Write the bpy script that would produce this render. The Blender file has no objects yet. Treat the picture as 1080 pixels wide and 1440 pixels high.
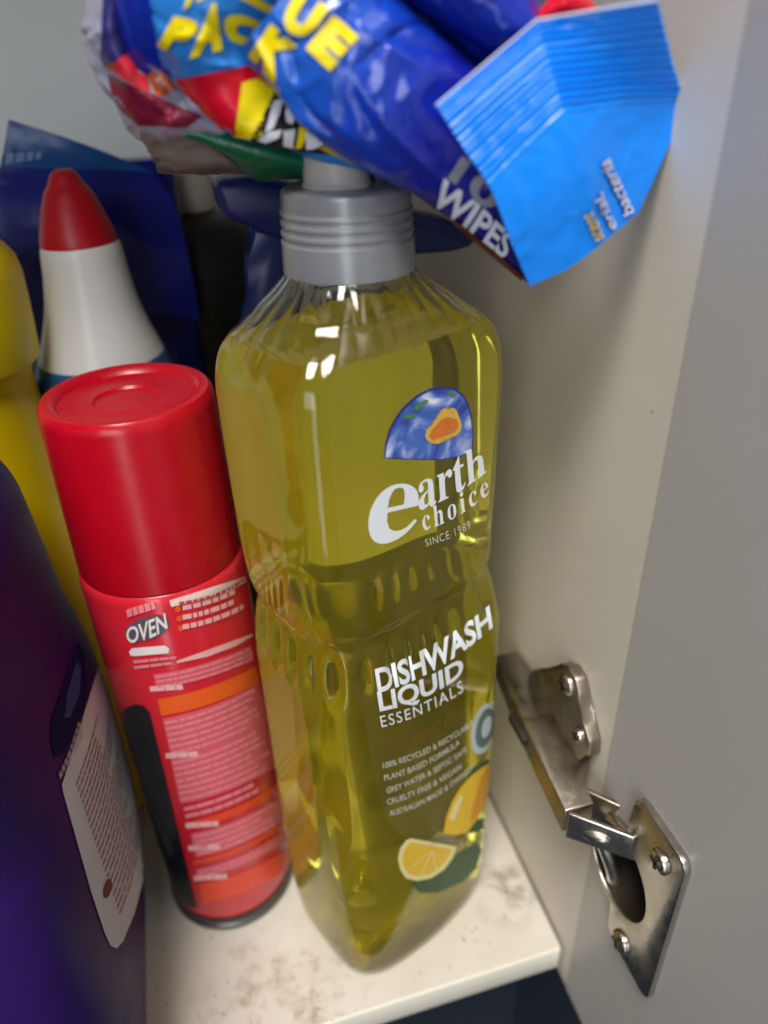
import bpy, bmesh, math, random
from mathutils import Vector, Matrix, noise
from mathutils.bvhtree import BVHTree
random.seed(7)

# ------------------------------------------------------------------ camera
# world: origin at the front right corner of the shelf top, X right, Y into the cabinet, Z up (metres)
SC = bpy.context.scene
F_PX, CX, CY = 1050.0, 540.0, 720.0           # photograph is 1080 x 1440
C = Vector((-0.10976, -0.14649, 0.32))
RM = ((0.96203145, -0.16620628, 0.21649704),
      (-0.27130429, -0.49564815, 0.82506175),
      (-0.02982409, -0.85247192, -0.52192159))
cam_d = bpy.data.cameras.new('camera')
cam = bpy.data.objects.new('camera', cam_d)
SC.collection.objects.link(cam)
SC.camera = cam
col = [Vector((RM[0][i], RM[1][i], RM[2][i])) for i in range(3)]
mw = Matrix.Identity(4)
for r in range(3):
    mw[r][0] = col[0][r]; mw[r][1] = -col[1][r]; mw[r][2] = -col[2][r]; mw[r][3] = C[r]
cam.matrix_world = mw
cam_d.sensor_fit = 'VERTICAL'
cam_d.sensor_height = 36.0
cam_d.lens = F_PX / 1440 * 36.0
cam_d.clip_start = 0.005
cam_d.clip_end = 50
cam_d.dof.use_dof = True
cam_d.dof.focus_distance = 0.212
cam_d.dof.aperture_fstop = 6.2

# ------------------------------------------------------------------ light
W = bpy.data.worlds.new('World')
SC.world = W
W.use_nodes = True
bg = W.node_tree.nodes['Background']
bg.inputs[0].default_value = (0.80, 0.88, 1.0, 1)
bg.inputs[1].default_value = 0.15

def area(name, loc, target, sx, sy, power, color):
    d = bpy.data.lights.new(name, 'AREA')
    d.shape = 'RECTANGLE'; d.size = sx; d.size_y = sy; d.energy = power; d.color = color
    o = bpy.data.objects.new(name, d)
    SC.collection.objects.link(o)
    o.location = loc
    o.rotation_euler = (Vector(target) - Vector(loc)).to_track_quat('-Z', 'Y').to_euler()
    return o
area('kitchen_ceiling_lamp', (-0.36, -0.52, 1.45), (-0.08, 0.02, 0.15), 0.45, 0.45, 24.0, (1.0, 0.965, 0.92))
area('kitchen_window', (-0.9, -1.7, 0.80), (-0.10, 0.1, 0.2), 0.8, 0.8, 9.0, (0.90, 0.96, 1.0))
area('streak_highlight_lamp', (-0.46, -1.25, 0.05), (-0.10, 0.0, 0.12), 0.22, 1.5, 3.2, (0.95, 0.98, 1.0))  # added tall lamp out of view, makes upright highlights on bottle and can

SC.view_settings.view_transform = 'Standard'
SC.view_settings.look = 'None'
SC.view_settings.exposure = 0.0
SC.view_settings.gamma = 1.0
SC.view_settings.use_curve_mapping = False
SC.render.engine = 'CYCLES'
cy = SC.cycles
cy.max_bounces = 16; cy.transmission_bounces = 14; cy.transparent_max_bounces = 16
cy.diffuse_bounces = 4; cy.glossy_bounces = 6; cy.volume_bounces = 2
cy.caustics_refractive = True; cy.caustics_reflective = True; cy.blur_glossy = 0.4
cy.sample_clamp_indirect = 6.0
cy.use_denoising = True

# ------------------------------------------------------------------ helpers
def ray(px, py):
    d = (px - CX, py - CY, F_PX)
    return Vector([sum(RM[r][i] * d[i] for i in range(3)) for r in range(3)])
def atX(px, py, X): d = ray(px, py); return C + d * ((X - C.x) / d.x)
def atY(px, py, Y): d = ray(px, py); return C + d * ((Y - C.y) / d.y)
def atZ(px, py, Z): d = ray(px, py); return C + d * ((Z - C.z) / d.z)

def lin(c):
    f = lambda v: v / 12.92 if v <= 0.04045 else ((v + 0.055) / 1.055) ** 2.4
    return tuple(f(v / 255) for v in c)

MATS = {}
def mat(name, rgb, rough=0.45, metal=0.0, spec=0.5, bump=0.0, bscale=60.0, var=0.0, vscale=25.0, trans=0.0,
        ior=1.45, coat=0.0, rvar=0.0, srgb=True, sss=0.0, alpha=1.0, speck=0.0):
    if name in MATS: return MATS[name]
    m = bpy.data.materials.new(name); m.use_nodes = True
    nt = m.node_tree; p = nt.nodes['Principled BSDF']
    c = lin(rgb) if srgb else rgb
    p.inputs['Base Color'].default_value = (*c, 1)
    p.inputs['Roughness'].default_value = rough
    p.inputs['Metallic'].default_value = metal
    p.inputs['Specular IOR Level'].default_value = spec
    p.inputs['Transmission Weight'].default_value = trans
    p.inputs['IOR'].default_value = ior
    p.inputs['Coat Weight'].default_value = coat
    p.inputs['Coat Roughness'].default_value = 0.08
    p.inputs['Alpha'].default_value = alpha
    if sss:
        p.inputs['Subsurface Weight'].default_value = sss
        p.inputs['Subsurface Radius'].default_value = (0.004, 0.003, 0.002)
        p.inputs['Subsurface Scale'].default_value = 1.0
    tc = nt.nodes.new('ShaderNodeTexCoord')
    if var or rvar:
        n = nt.nodes.new('ShaderNodeTexNoise'); n.inputs['Scale'].default_value = vscale
        n.inputs['Detail'].default_value = 6; n.inputs['Roughness'].default_value = 0.65
        nt.links.new(tc.outputs['Object'], n.inputs['Vector'])
        if var:
            mx = nt.nodes.new('ShaderNodeMix'); mx.data_type = 'RGBA'
            mx.inputs['A'].default_value = (*[v * (1 - var) for v in c], 1)
            mx.inputs['B'].default_value = (*[min(1, v * (1 + var)) for v in c], 1)
            nt.links.new(n.outputs['Fac'], mx.inputs['Factor'])
            nt.links.new(mx.outputs['Result'], p.inputs['Base Color'])
        if rvar:
            mr = nt.nodes.new('ShaderNodeMapRange')
            mr.inputs['From Min'].default_value = 0.3; mr.inputs['From Max'].default_value = 0.7
            mr.inputs['To Min'].default_value = max(0.02, rough - rvar); mr.inputs['To Max'].default_value = rough + rvar
            nt.links.new(n.outputs['Fac'], mr.inputs['Value'])
            nt.links.new(mr.outputs['Result'], p.inputs['Roughness'])
    if speck:
        n4 = nt.nodes.new('ShaderNodeTexNoise'); n4.inputs['Scale'].default_value = 210; n4.inputs['Detail'].default_value = 1
        nt.links.new(tc.outputs['Object'], n4.inputs['Vector'])
        n5 = nt.nodes.new('ShaderNodeTexNoise'); n5.inputs['Scale'].default_value = 9; n5.inputs['Detail'].default_value = 5
        nt.links.new(tc.outputs['Object'], n5.inputs['Vector'])
        m4 = nt.nodes.new('ShaderNodeMapRange'); m4.inputs['From Min'].default_value = 0.79; m4.inputs['From Max'].default_value = 0.81
        m4.inputs['To Max'].default_value = speck; nt.links.new(n4.outputs['Fac'], m4.inputs['Value'])
        m5 = nt.nodes.new('ShaderNodeMapRange'); m5.inputs['From Min'].default_value = 0.48; m5.inputs['From Max'].default_value = 0.75
        m5.inputs['To Max'].default_value = 0.35 * speck; nt.links.new(n5.outputs['Fac'], m5.inputs['Value'])
        mm = nt.nodes.new('ShaderNodeMath'); mm.operation = 'MAXIMUM'; nt.links.new(m4.outputs[0], mm.inputs[0]); nt.links.new(m5.outputs[0], mm.inputs[1])
        mq = nt.nodes.new('ShaderNodeMix'); mq.data_type = 'RGBA'; mq.inputs['B'].default_value = (*lin((96, 84, 66)), 1)
        old = p.inputs['Base Color'].links
        if old: nt.links.new(old[0].from_socket, mq.inputs['A'])
        else: mq.inputs['A'].default_value = (*c, 1)
        nt.links.new(mm.outputs[0], mq.inputs['Factor']); nt.links.new(mq.outputs['Result'], p.inputs['Base Color'])
    if bump:
        n2 = nt.nodes.new('ShaderNodeTexNoise'); n2.inputs['Scale'].default_value = bscale
        n2.inputs['Detail'].default_value = 4
        nt.links.new(tc.outputs['Object'], n2.inputs['Vector'])
        b = nt.nodes.new('ShaderNodeBump'); b.inputs['Strength'].default_value = bump
        b.inputs['Distance'].default_value = 0.002
        nt.links.new(n2.outputs['Fac'], b.inputs['Height'])
        nt.links.new(b.outputs['Normal'], p.inputs['Normal'])
    MATS[name] = m
    return m

def world_loc(o):
    v = Vector((0, 0, 0))
    while o is not None:
        v += o.location; o = o.parent
    return v

BV = {}
def build(name, verts, faces, material, parent=None, smooth=True, angle=40, key=None):
    if key: BV[key] = BVHTree.FromPolygons([Vector(v) for v in verts], faces)
    off = world_loc(parent) if parent else Vector((0, 0, 0))
    me = bpy.data.meshes.new(name)
    me.from_pydata([tuple(Vector(v) - off) for v in verts], [], faces)
    me.validate()
    if smooth:
        for p in me.polygons: p.use_smooth = True
        me.set_sharp_from_angle(angle=math.radians(angle))
    me.materials.append(material)
    o = bpy.data.objects.new(name, me)
    SC.collection.objects.link(o)
    if parent: o.parent = parent
    return o

def fix_normals(verts, faces):
    bm = bmesh.new()
    vs = [bm.verts.new(v) for v in verts]
    for f in faces:
        try: bm.faces.new([vs[i] for i in f])
        except ValueError: pass
    bmesh.ops.recalc_face_normals(bm, faces=bm.faces)
    bm.verts.index_update()
    out = ([v.co.copy() for v in bm.verts], [[v.index for v in f.verts] for f in bm.faces])
    bm.free()
    return out

def thing(name, label, cat, loc, group=None):
    o = bpy.data.objects.new(name, None)
    SC.collection.objects.link(o)
    o.empty_display_size = 0.02
    o.location = loc
    o['label'] = label; o['category'] = cat
    if group: o['group'] = group
    return o
def tag(o, label, cat):
    o['label'] = label; o['category'] = cat; return o
def struct(o): o['kind'] = 'structure'; return o

def box(x0, x1, y0, y1, z0, z1, bevel=0.0, seg=2):
    bm = bmesh.new()
    bmesh.ops.create_cube(bm, size=1)
    for v in bm.verts:
        v.co = Vector(((x0 + x1) / 2 + v.co.x * (x1 - x0), (y0 + y1) / 2 + v.co.y * (y1 - y0), (z0 + z1) / 2 + v.co.z * (z1 - z0)))
    if bevel:
        bmesh.ops.bevel(bm, geom=list(bm.edges), offset=bevel, segments=seg, profile=0.5, affect='EDGES')
    bm.verts.index_update()
    r = ([v.co.copy() for v in bm.verts], [[v.index for v in f.verts] for f in bm.faces])
    bm.free(); return r

def loft(rings, cap0=True, cap1=True, flip=False):
    n = len(rings[0]); V = []; Fc = []
    for r in rings: V += [Vector(p) for p in r]
    for i in range(len(rings) - 1):
        for j in range(n):
            a = i * n + j; b = i * n + (j + 1) % n
            Fc.append([a, b, b + n, a + n])
    for which, ok in ((0, cap0), (len(rings) - 1, cap1)):
        if not ok: continue
        c = sum((Vector(p) for p in rings[which]), Vector()) / n
        V.append(c); ci = len(V) - 1
        for j in range(n):
            a = which * n + j; b = which * n + (j + 1) % n
            Fc.append([ci, b, a] if which == 0 else [ci, a, b])
    if flip: Fc = [f[::-1] for f in Fc]
    return V, Fc

def lathe(cx, cy_, prof, n=72, **k):
    """prof: (radius, z) from the bottom up"""
    return loft([[(cx + r * math.cos(2 * math.pi * j / n), cy_ + r * math.sin(2 * math.pi * j / n), z)
                  for j in range(n)] for r, z in prof], **k)

def smoothprof(pts, per=6):
    """Catmull-Rom through tuples"""
    out = []
    m = len(pts)
    for i in range(m - 1):
        p0 = pts[max(0, i - 1)]; p1 = pts[i]; p2 = pts[i + 1]; p3 = pts[min(m - 1, i + 2)]
        for s in range(per):
            t = s / per
            out.append(tuple(0.5 * ((2 * b) + (c - a) * t + (2 * a - 5 * b + 4 * c - d) * t * t + (3 * b - a - 3 * c + d) * t ** 3)
                             for a, b, c, d in zip(p0, p1, p2, p3)))
    out.append(tuple(pts[-1]))
    return out

def extrude_poly(pts, d):
    """closed prism from 3d polygon pts moved by vector d"""
    n = len(pts); d = Vector(d)
    V = [Vector(p) for p in pts] + [Vector(p) + d for p in pts]
    Fc = [list(range(n)), list(range(2 * n - 1, n - 1, -1))]
    for i in range(n):
        j = (i + 1) % n
        Fc.append([i, i + n, j + n, j])
    return fix_normals(V, Fc)

# ---- prints: flat ink shapes laid on a surface
def lag(pts):
    """1-d parameter curve through 2..n px points (equal parameter steps)"""
    n = len(pts)
    if n == 2:
        return lambda u: (pts[0][0] + (pts[1][0] - pts[0][0]) * u, pts[0][1] + (pts[1][1] - pts[0][1]) * u)
    ts = [i / (n - 1) for i in range(n)]
    def f(u):
        x = y = 0
        for i in range(n):
            w = 1
            for j in range(n):
                if i != j: w *= (u - ts[j]) / (ts[i] - ts[j])
            x += w * pts[i][0]; y += w * pts[i][1]
        return x, y
    return f
def warp(bottom, top):
    b = lag(bottom); t = lag(top)
    def f(u, v):
        p = b(u); q = t(u)
        return (p[0] + (q[0] - p[0]) * v, p[1] + (q[1] - p[1]) * v)
    return f

def refine(V2, Fc, L):
    bm = bmesh.new()
    vs = [bm.verts.new((x, y, 0)) for x, y in V2]
    for f in Fc:
        try: bm.faces.new([vs[i] for i in f])
        except ValueError: pass
    bmesh.ops.triangulate(bm, faces=bm.faces, ngon_method='EAR_CLIP')
    for _ in range(5):
        es = [e for e in bm.edges if e.calc_length() > L]
        if not es: break
        bmesh.ops.subdivide_edges(bm, edges=es, cuts=1)
        bmesh.ops.triangulate(bm, faces=bm.faces)
    bm.verts.index_update()
    r = ([(v.co.x, v.co.y) for v in bm.verts], [[v.index for v in f.verts] for f in bm.faces])
    bm.free(); return r

def ink(name, V2, Fc, material, parent, target, off=0.00025, L=9.0, smooth=True):
    """V2 are directions towards points of the surface; every point is laid on the surface it meets"""
    V2, Fc = refine(V2, Fc, L)
    bvh = BV[target]; V = []; bad = set()
    for i, (x, y) in enumerate(V2):
        d = ray(x, y).normalized()
        h = bvh.ray_cast(C, d)
        if h[0] is None:
            bad.add(i); V.append(Vector((0, 0, 0))); continue
        n = h[1]
        if n.dot(d) > 0: n = -n
        V.append(h[0] + n * off - d * off * 0.3)
    Fc = [f for f in Fc if not (set(f) & bad)]
    if not Fc: return None
    used = sorted({i for f in Fc for i in f}); mp = {u: k for k, u in enumerate(used)}
    V = [V[u] for u in used]; Fc = [[mp[i] for i in f] for f in Fc]
    a, b, c = (V[i] for i in Fc[0][:3])
    if (b - a).cross(c - a).dot(a - C) > 0: Fc = [f[::-1] for f in Fc]
    return build(name, V, Fc, material, parent, smooth=smooth)

def ink_poly(name, pts, material, parent, target, **k):
    return ink(name, pts, [list(range(len(pts)))], material, parent, target, **k)

FONT = None
def text2d(s, bold=0.0, spacing=1.0, shear=0.0):
    cu = bpy.data.curves.new('lettering', 'FONT')
    cu.body = s; cu.size = 1.0; cu.offset = bold; cu.space_character = spacing; cu.shear = shear
    cu.resolution_u = 4
    ob = bpy.data.objects.new('lettering', cu)
    SC.collection.objects.link(ob)
    dg = bpy.context.evaluated_depsgraph_get()
    me = bpy.data.meshes.new_from_object(ob.evaluated_get(dg))
    V = [(v.co.x, v.co.y) for v in me.vertices]
    Fc = [list(p.vertices) for p in me.polygons]
    bpy.data.objects.remove(ob); bpy.data.curves.remove(cu); bpy.data.meshes.remove(me)
    x0 = min(v[0] for v in V); x1 = max(v[0] for v in V)
    y0 = min(v[1] for v in V); y1 = max(v[1] for v in V)
    return [((x - x0) / (x1 - x0), (y - y0) / (y1 - y0)) for x, y in V], Fc

def letters(name, s, wf, material, parent, target, bold=0.0, spacing=1.0, shear=0.0, off=0.00035, L=9.0):
    V, Fc = text2d(s, bold, spacing, shear)
    return ink(name, [wf(*v) for v in V], Fc, material, parent, target, off=off, L=L)

def greek(name, wf, rows, material, parent, target, rng, fill=0.55, wmin=0.04, wmax=0.13, ragged=0.25, off=0.00035, gap=0.022):
    """illegible small print: rows of little word shaped strokes"""
    V = []; Fc = []
    for r in range(rows):
        v0 = 1 - (r + 0.5 + fill / 2) / rows; v1 = v0 + fill / rows
        u = 0.0; end = 1 - rng.random() * ragged
        while u < end - wmin * 0.5:
            w = min(rng.uniform(wmin, wmax), end - u)
            k = len(V)
            V += [wf(u, v0), wf(u + w, v0), wf(u + w, v1), wf(u, v1)]
            Fc.append([k, k + 1, k + 2, k + 3])
            u += w + gap
    return ink(name, V, Fc, material, parent, target, off=off, L=14)

def ellipse(cx, cy_, a, b, rot=0, n=28, t0=0, t1=360):
    out = []
    R_ = math.radians(rot)
    for i in range(n):
        t = math.radians(t0 + (t1 - t0) * i / (n if t1 - t0 == 360 else n - 1))
        x = a * math.cos(t); y = b * math.sin(t)
        out.append((cx + x * math.cos(R_) - y * math.sin(R_), cy_ + x * math.sin(R_) + y * math.cos(R_)))
    return out

# ------------------------------------------------------------------ the cabinet
def shelf_material():
    m = bpy.data.materials.new('shelf_melamine'); m.use_nodes = True
    nt = m.node_tree; p = nt.nodes['Principled BSDF']; L = nt.links.new
    tc = nt.nodes.new('ShaderNodeTexCoord')
    def noise_(scale, detail=5, rough=0.6, loc=(0, 0, 0), dist=0.0):
        mp = nt.nodes.new('ShaderNodeMapping'); mp.inputs['Location'].default_value = loc
        L(tc.outputs['Object'], mp.inputs['Vector'])
        n = nt.nodes.new('ShaderNodeTexNoise'); n.inputs['Scale'].default_value = scale
        n.inputs['Detail'].default_value = detail; n.inputs['Roughness'].default_value = rough
        n.inputs['Distortion'].default_value = dist
        L(mp.outputs['Vector'], n.inputs['Vector']); return n
    def ramp(src, a, b):
        r = nt.nodes.new('ShaderNodeMapRange'); r.inputs['From Min'].default_value = a; r.inputs['From Max'].default_value = b
        r.interpolation_type = 'SMOOTHSTEP'
        L(src, r.inputs['Value']); return r.outputs['Result']
    def mixc(fac, a, b):
        mx = nt.nodes.new('ShaderNodeMix'); mx.data_type = 'RGBA'
        if isinstance(a, tuple): mx.inputs['A'].default_value = (*a, 1)
        else: L(a, mx.inputs['A'])
        mx.inputs['B'].default_value = (*b, 1); L(fac, mx.inputs['Factor']); return mx.outputs['Result']
    def mul(a, b):
        q = nt.nodes.new('ShaderNodeMath'); q.operation = 'MULTIPLY'; L(a, q.inputs[0])
        if isinstance(b, float): q.inputs[1].default_value = b
        else: L(b, q.inputs[1])
        return q.outputs[0]
    def spot(x, y, r):
        d = nt.nodes.new('ShaderNodeVectorMath'); d.operation = 'DISTANCE'; d.inputs[1].default_value = (x, y, 0)
        L(tc.outputs['Object'], d.inputs[0]); return ramp(d.outputs['Value'], r, r * 0.15)
    base = mixc(ramp(noise_(18).outputs['Fac'], 0.3, 0.75), lin((218, 211, 198)), lin((206, 197, 183)))
    grime = mixc(mul(ramp(noise_(70, 7, 0.72, (3, 1, 0)).outputs['Fac'], 0.55, 0.80), 0.16), base, lin((150, 128, 104)))
    tea = noise_(75, 8, 0.75, (0.4, 2, 0), 0.2).outputs['Fac']
    st = mul(ramp(tea, 0.46, 0.72), spot(-0.118, 0.012, 0.05))
    grime = mixc(mul(st, 0.8), grime, lin((134, 92, 58)))
    st2 = mul(ramp(noise_(60, 6, 0.7, (4, 0.3, 0), 0.4).outputs['Fac'], 0.42, 0.6), spot(-0.012, 0.03, 0.022))
    grime = mixc(mul(st2, 0.75), grime, lin((120, 100, 70)))
    speck = ramp(noise_(420, 2, 0.5, (1, 7, 0)).outputs['Fac'], 0.66, 0.71)
    patch = ramp(noise_(45, 3, 0.6, (9, 2, 0)).outputs['Fac'], 0.45, 0.6)
    grime = mixc(mul(mul(speck, patch), 0.85), grime, lin((84, 66, 46)))
    L(grime, p.inputs['Base Color'])
    L(ramp(noise_(35, 4, 0.6, (5, 5, 0)).outputs['Fac'], -0.4, 1.3), p.inputs['Roughness'])
    b = nt.nodes.new('ShaderNodeBump'); b.inputs['Strength'].default_value = 0.25; b.inputs['Distance'].default_value = 0.0006
    L(noise_(190, 5).outputs['Fac'], b.inputs['Height']); L(b.outputs['Normal'], p.inputs['Normal'])
    return m

cream = mat('panel_cream', (208, 200, 186), 0.42, var=0.06, vscale=14, bump=0.02, bscale=300, rvar=0.06, speck=0.4)
wallpaint = mat('back_panel_white', (228, 232, 234), 0.5, var=0.04, vscale=9, bump=0.05, bscale=200)
doorpaint = mat('door_grey', (176, 172, 166), 0.42, var=0.03, vscale=18, bump=0.015, bscale=500, rvar=0.04, speck=0.2)
edge_m = mat('edge_strip', (236, 230, 214), 0.4, var=0.07, vscale=60, bump=0.1, bscale=400)

shelf = struct(build('cabinet_shelf', *box(-0.62, -0.0015, 0.0009, 0.40, -0.0135, 0.0), shelf_material(), smooth=False))
build('edge_strip', *box(-0.62, -0.0018, 0.0, 0.0016, -0.0138, -0.0002, 0.0004), edge_m, shelf)
struct(build('cabinet_side_panel', *box(0.0, 0.016, -0.0055, 0.40, -0.0205, 0.62), cream, smooth=False))
struct(build('cabinet_back_panel', *box(-0.62, 0.0, 0.34, 0.352, 0.0005, 0.62), wallpaint, smooth=False))
struct(build('cabinet_left_panel', *box(-0.636, -0.6205, 0.002, 0.40, -0.20, 0.62), cream, smooth=False))
struct(build('cabinet_top_panel', *box(-0.62, 0.0, -0.0055, 0.34, 0.47, 0.486), cream, smooth=False))
struct(build('floor', [(-2.2, -2.4, -0.75), (1.4, -2.4, -0.75), (1.4, 0.45, -0.75), (-2.2, 0.45, -0.75)], [[0, 1, 2, 3]],
             mat('floor_dark', (46, 54, 66), 0.6, var=0.25, vscale=40, bump=0.2, bscale=200), smooth=False))
struct(build('plinth', *box(-0.62, -0.002, 0.03, 0.042, -0.749, -0.0138), mat('kick_dark', (34, 40, 52), 0.6, var=0.1), smooth=False))

# door: board with a drilled recess for the hinge cup
CUP_Y, CUP_Z, CUP_R = -0.0235, 0.0905, 0.0170
DX = -0.0003                                   # inner face of the open door
def door_mesh():
    y0, y1, z0, z1, x0, x1 = -0.46, -0.0058, -0.0205, 0.62, DX, DX + 0.018
    n = 48; V = []; Fc = []
    circ = [(CUP_Y + CUP_R * 0.985 * math.cos(2 * math.pi * i / n), CUP_Z + CUP_R * 0.985 * math.sin(2 * math.pi * i / n)) for i in range(n)]
    # outer square loop sampled to match the circle
    sq = []
    for y, z in circ:
        dy, dz = y - CUP_Y, z - CUP_Z
        s = 0.0174 / max(abs(dy), abs(dz)); sq.append((CUP_Y + dy * s, CUP_Z + dz * s))
    for y, z in circ: V.append((x0, y, z))
    for y, z in sq: V.append((x0, y, z))
    for y, z in circ: V.append((x0 + 0.012, y, z))
    for i in range(n):
        j = (i + 1) % n
        Fc.append([i, j, n + j, n + i]); Fc.append([i, 2 * n + i, 2 * n + j, j])
    Fc.append([2 * n + i for i in range(n)])
    h = 0.0174
    ys = [y0, CUP_Y - h, CUP_Y + h, y1]; zs = [z0, CUP_Z - h, CUP_Z + h, z1]
    for a in range(3):
        for b in range(3):
            if a == 1 and b == 1: continue
            k = len(V)
            V += [(x0, ys[a], zs[b]), (x0, ys[a + 1], zs[b]), (x0, ys[a + 1], zs[b + 1]), (x0, ys[a], zs[b + 1])]
            Fc.append([k, k + 1, k + 2, k + 3])
    k = len(V)
    V += [(x0, y0, z0), (x0, y1, z0), (x0, y1, z1), (x0, y0, z1), (x1, y0, z0), (x1, y1, z0), (x1, y1, z1), (x1, y0, z1)]
    for f in ([0, 1, 5, 4], [1, 2, 6, 5], [2, 3, 7, 6], [3, 0, 4, 7], [4, 5, 6, 7]): Fc.append([k + i for i in f])
    return V, Fc
door = tag(build('cabinet_door', *door_mesh(), doorpaint, smooth=False), 'plain grey cabinet door standing open beside the shelf', 'cabinet door')

# ------------------------------------------------------------------ hinge
nickel = mat('hinge_nickel', (190, 184, 174), 0.30, metal=1.0, rvar=0.08, vscale=120, bump=0.05, bscale=500, var=0.08)
nickel_d = mat('hinge_nickel_dull', (164, 154, 140), 0.40, metal=1.0, rvar=0.1, vscale=160, bump=0.06, bscale=400, var=0.12)
screw_m = mat('screw_zinc', (190, 182, 170), 0.28, metal=1.0, rvar=0.1, vscale=200)
recess_dark = mat('hinge_recess_shade', (66, 58, 48), 0.5, metal=0.6, var=0.3, vscale=120)  # dark colour stands in for shade in the cup, slots and screw recesses
hinge = thing('concealed_hinge', 'nickel concealed hinge joining the side panel to the open grey door', 'hinge', (0, 0.02, 0.09))
def prism_z(pts, z, h, name, m, bevel=0.0006):
    V, Fc = extrude_poly([(x, y, z) for x, y in pts], (0, 0, -h))
    bm = bmesh.new(); vs = [bm.verts.new(v) for v in V]
    for f in Fc: bm.faces.new([vs[i] for i in f])
    bmesh.ops.bevel(bm, geom=list(bm.edges), offset=bevel, segments=2, profile=0.5, affect='EDGES')
    bm.verts.index_update()
    r = ([v.co.copy() for v in bm.verts], [[v.index for v in f.verts] for f in bm.faces]); bm.free()
    return build(name, *r, m, hinge, angle=50)
ZT = 0.1135
prism_z([(-0.0115, 0.0600), (-0.0025, 0.0600), (-0.0020, 0.0520), (-0.0012, 0.012), (-0.0005, 0.0035), (-0.0062, -0.0040), (-0.0085, -0.0080), (-0.0085, -0.0136),
         (-0.0190, -0.0136), (-0.0170, 0.010), (-0.0145, 0.036)], ZT, 0.0105, 'arm', nickel_d)
# dark patches on the arm, painting the shade of its slots
build('slot', *lathe(-0.0036, 0.0075, [(0.0013, ZT + 0.0001), (0.0013, ZT + 0.0003)], 20), recess_dark, hinge)
build('slot', *box(-0.0176, -0.0140, 0.020, 0.033, ZT - 0.0075, ZT - 0.004, 0.0006), recess_dark, hinge)
# mounting plate screwed to the side panel, with its wings and screws
V, Fc = extrude_poly([(-0.0002, y, z) for y, z in ((0.042, 0.120), (0.034, 0.1265), (0.0285, 0.1330), (0.0230, 0.1400), (0.0175, 0.1432), (0.0125, 0.1425), (0.0090, 0.1385), (0.0075, 0.1335), (0.0035, 0.1300), (-0.0008, 0.1265), (-0.0015, 0.1205), (0.0040, 0.1140), (0.0100, 0.0990), (0.0500, 0.0990))], (-0.0048, 0, 0))
bm = bmesh.new(); vs = [bm.verts.new(v) for v in V]
for f in Fc: bm.faces.new([vs[i] for i in f])
bmesh.ops.bevel(bm, geom=list(bm.edges), offset=0.0009, segments=2, profile=0.5, affect='EDGES'); bm.verts.index_update()
mp_ = build('mounting_plate', [v.co.copy() for v in bm.verts], [[v.index for v in f.verts] for f in bm.faces], nickel_d, hinge, angle=50); bm.free()
def screw_x(y, z, x, r, parent, name='screw'):
    prof = [(r, 0), (r, 0.0008), (r * 0.86, 0.0016), (r * 0.4, 0.0021), (0.0001, 0.0022)]
    rings = [[(x - h, y + q * math.cos(t * math.pi / 14), z + q * math.sin(t * math.pi / 14)) for t in range(28)] for q, h in prof]
    for a, b in ((0.62, 0.16), (0.16, 0.62)):
        build('screw_recess', *box(x - 0.00235, x - 0.0015, y - r * a, y + r * a, z - r * b, z + r * b), recess_dark, parent, smooth=False)
    return build(name, *fix_normals(*loft(rings)), screw_m, parent)
screw_x(0.0160, 0.1370, -0.0050, 0.0040, mp_)
screw_x(0.0045, 0.1245, -0.0050, 0.0027, mp_)
# flange plate around the cup, on the door face
def plate():
    y0, y1, z0, z1, cr, x, t = -0.0495, -0.0245, 0.0575, 0.1295, 0.0042, DX - 0.0002, 0.0024
    out = []
    for cy_, cz, a0 in ((y1 - cr, z1 - cr, 0), (y0 + cr, z1 - cr, 90), (y0 + cr, z0 + cr, 180), (y1 - cr, z0 + cr, 270)):
        for k in range(7):
            a = math.radians(a0 + 15 * k); out.append((cy_ + cr * math.cos(a), cz + cr * math.sin(a)))
    n = 64
    hole = [(CUP_Y + (CUP_R - 0.0012) * math.cos(2 * math.pi * i / n), CUP_Z + (CUP_R - 0.0012) * math.sin(2 * math.pi * i / n)) for i in range(n)]
    bm = bmesh.new()
    fs = []
    # outline = plate united with the round cup collar
    rr = CUP_R + 0.0016
    ring = [(CUP_Y + rr * math.cos(2 * math.pi * i / n), CUP_Z + rr * math.sin(2 * math.pi * i / n)) for i in range(n)]
    right = [p for p in ring if p[0] > y1]
    right.sort(key=lambda p: -p[1])
    top = [p for p in out if p[1] > CUP_Z]; bot = [p for p in out if p[1] <= CUP_Z]
    outline = bot[7:] + right[::-1] + top[:7] + top[7:] + bot[:7]
    loops = []
    for pts in (outline, hole):
        vv = [bm.verts.new((x - t, y, z)) for y, z in pts]
        ee = [bm.edges.new((vv[i], vv[(i + 1) % len(vv)])) for i in range(len(vv))]
        loops += ee
    r = bmesh.ops.triangle_fill(bm, edges=loops, use_beauty=True)
    faces = [g for g in r['geom'] if isinstance(g, bmesh.types.BMFace)]
    ex = bmesh.ops.extrude_face_region(bm, geom=faces)
    for g in ex['geom']:
        if isinstance(g, bmesh.types.BMVert): g.co.x += t
    bmesh.ops.recalc_face_normals(bm, faces=bm.faces)
    sharp = [e for e in bm.edges if len(e.link_faces) == 2 and e.calc_face_angle(0) > 1.2]
    bmesh.ops.bevel(bm, geom=sharp, offset=0.0006, segments=2, profile=0.5, affect='EDGES')
    bm.verts.index_update()
    res = ([v.co.copy() for v in bm.verts], [[v.index for v in f.verts] for f in bm.faces]); bm.free(); return res
cp = build('cup_plate', *plate(), nickel, hinge, angle=35)
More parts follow.
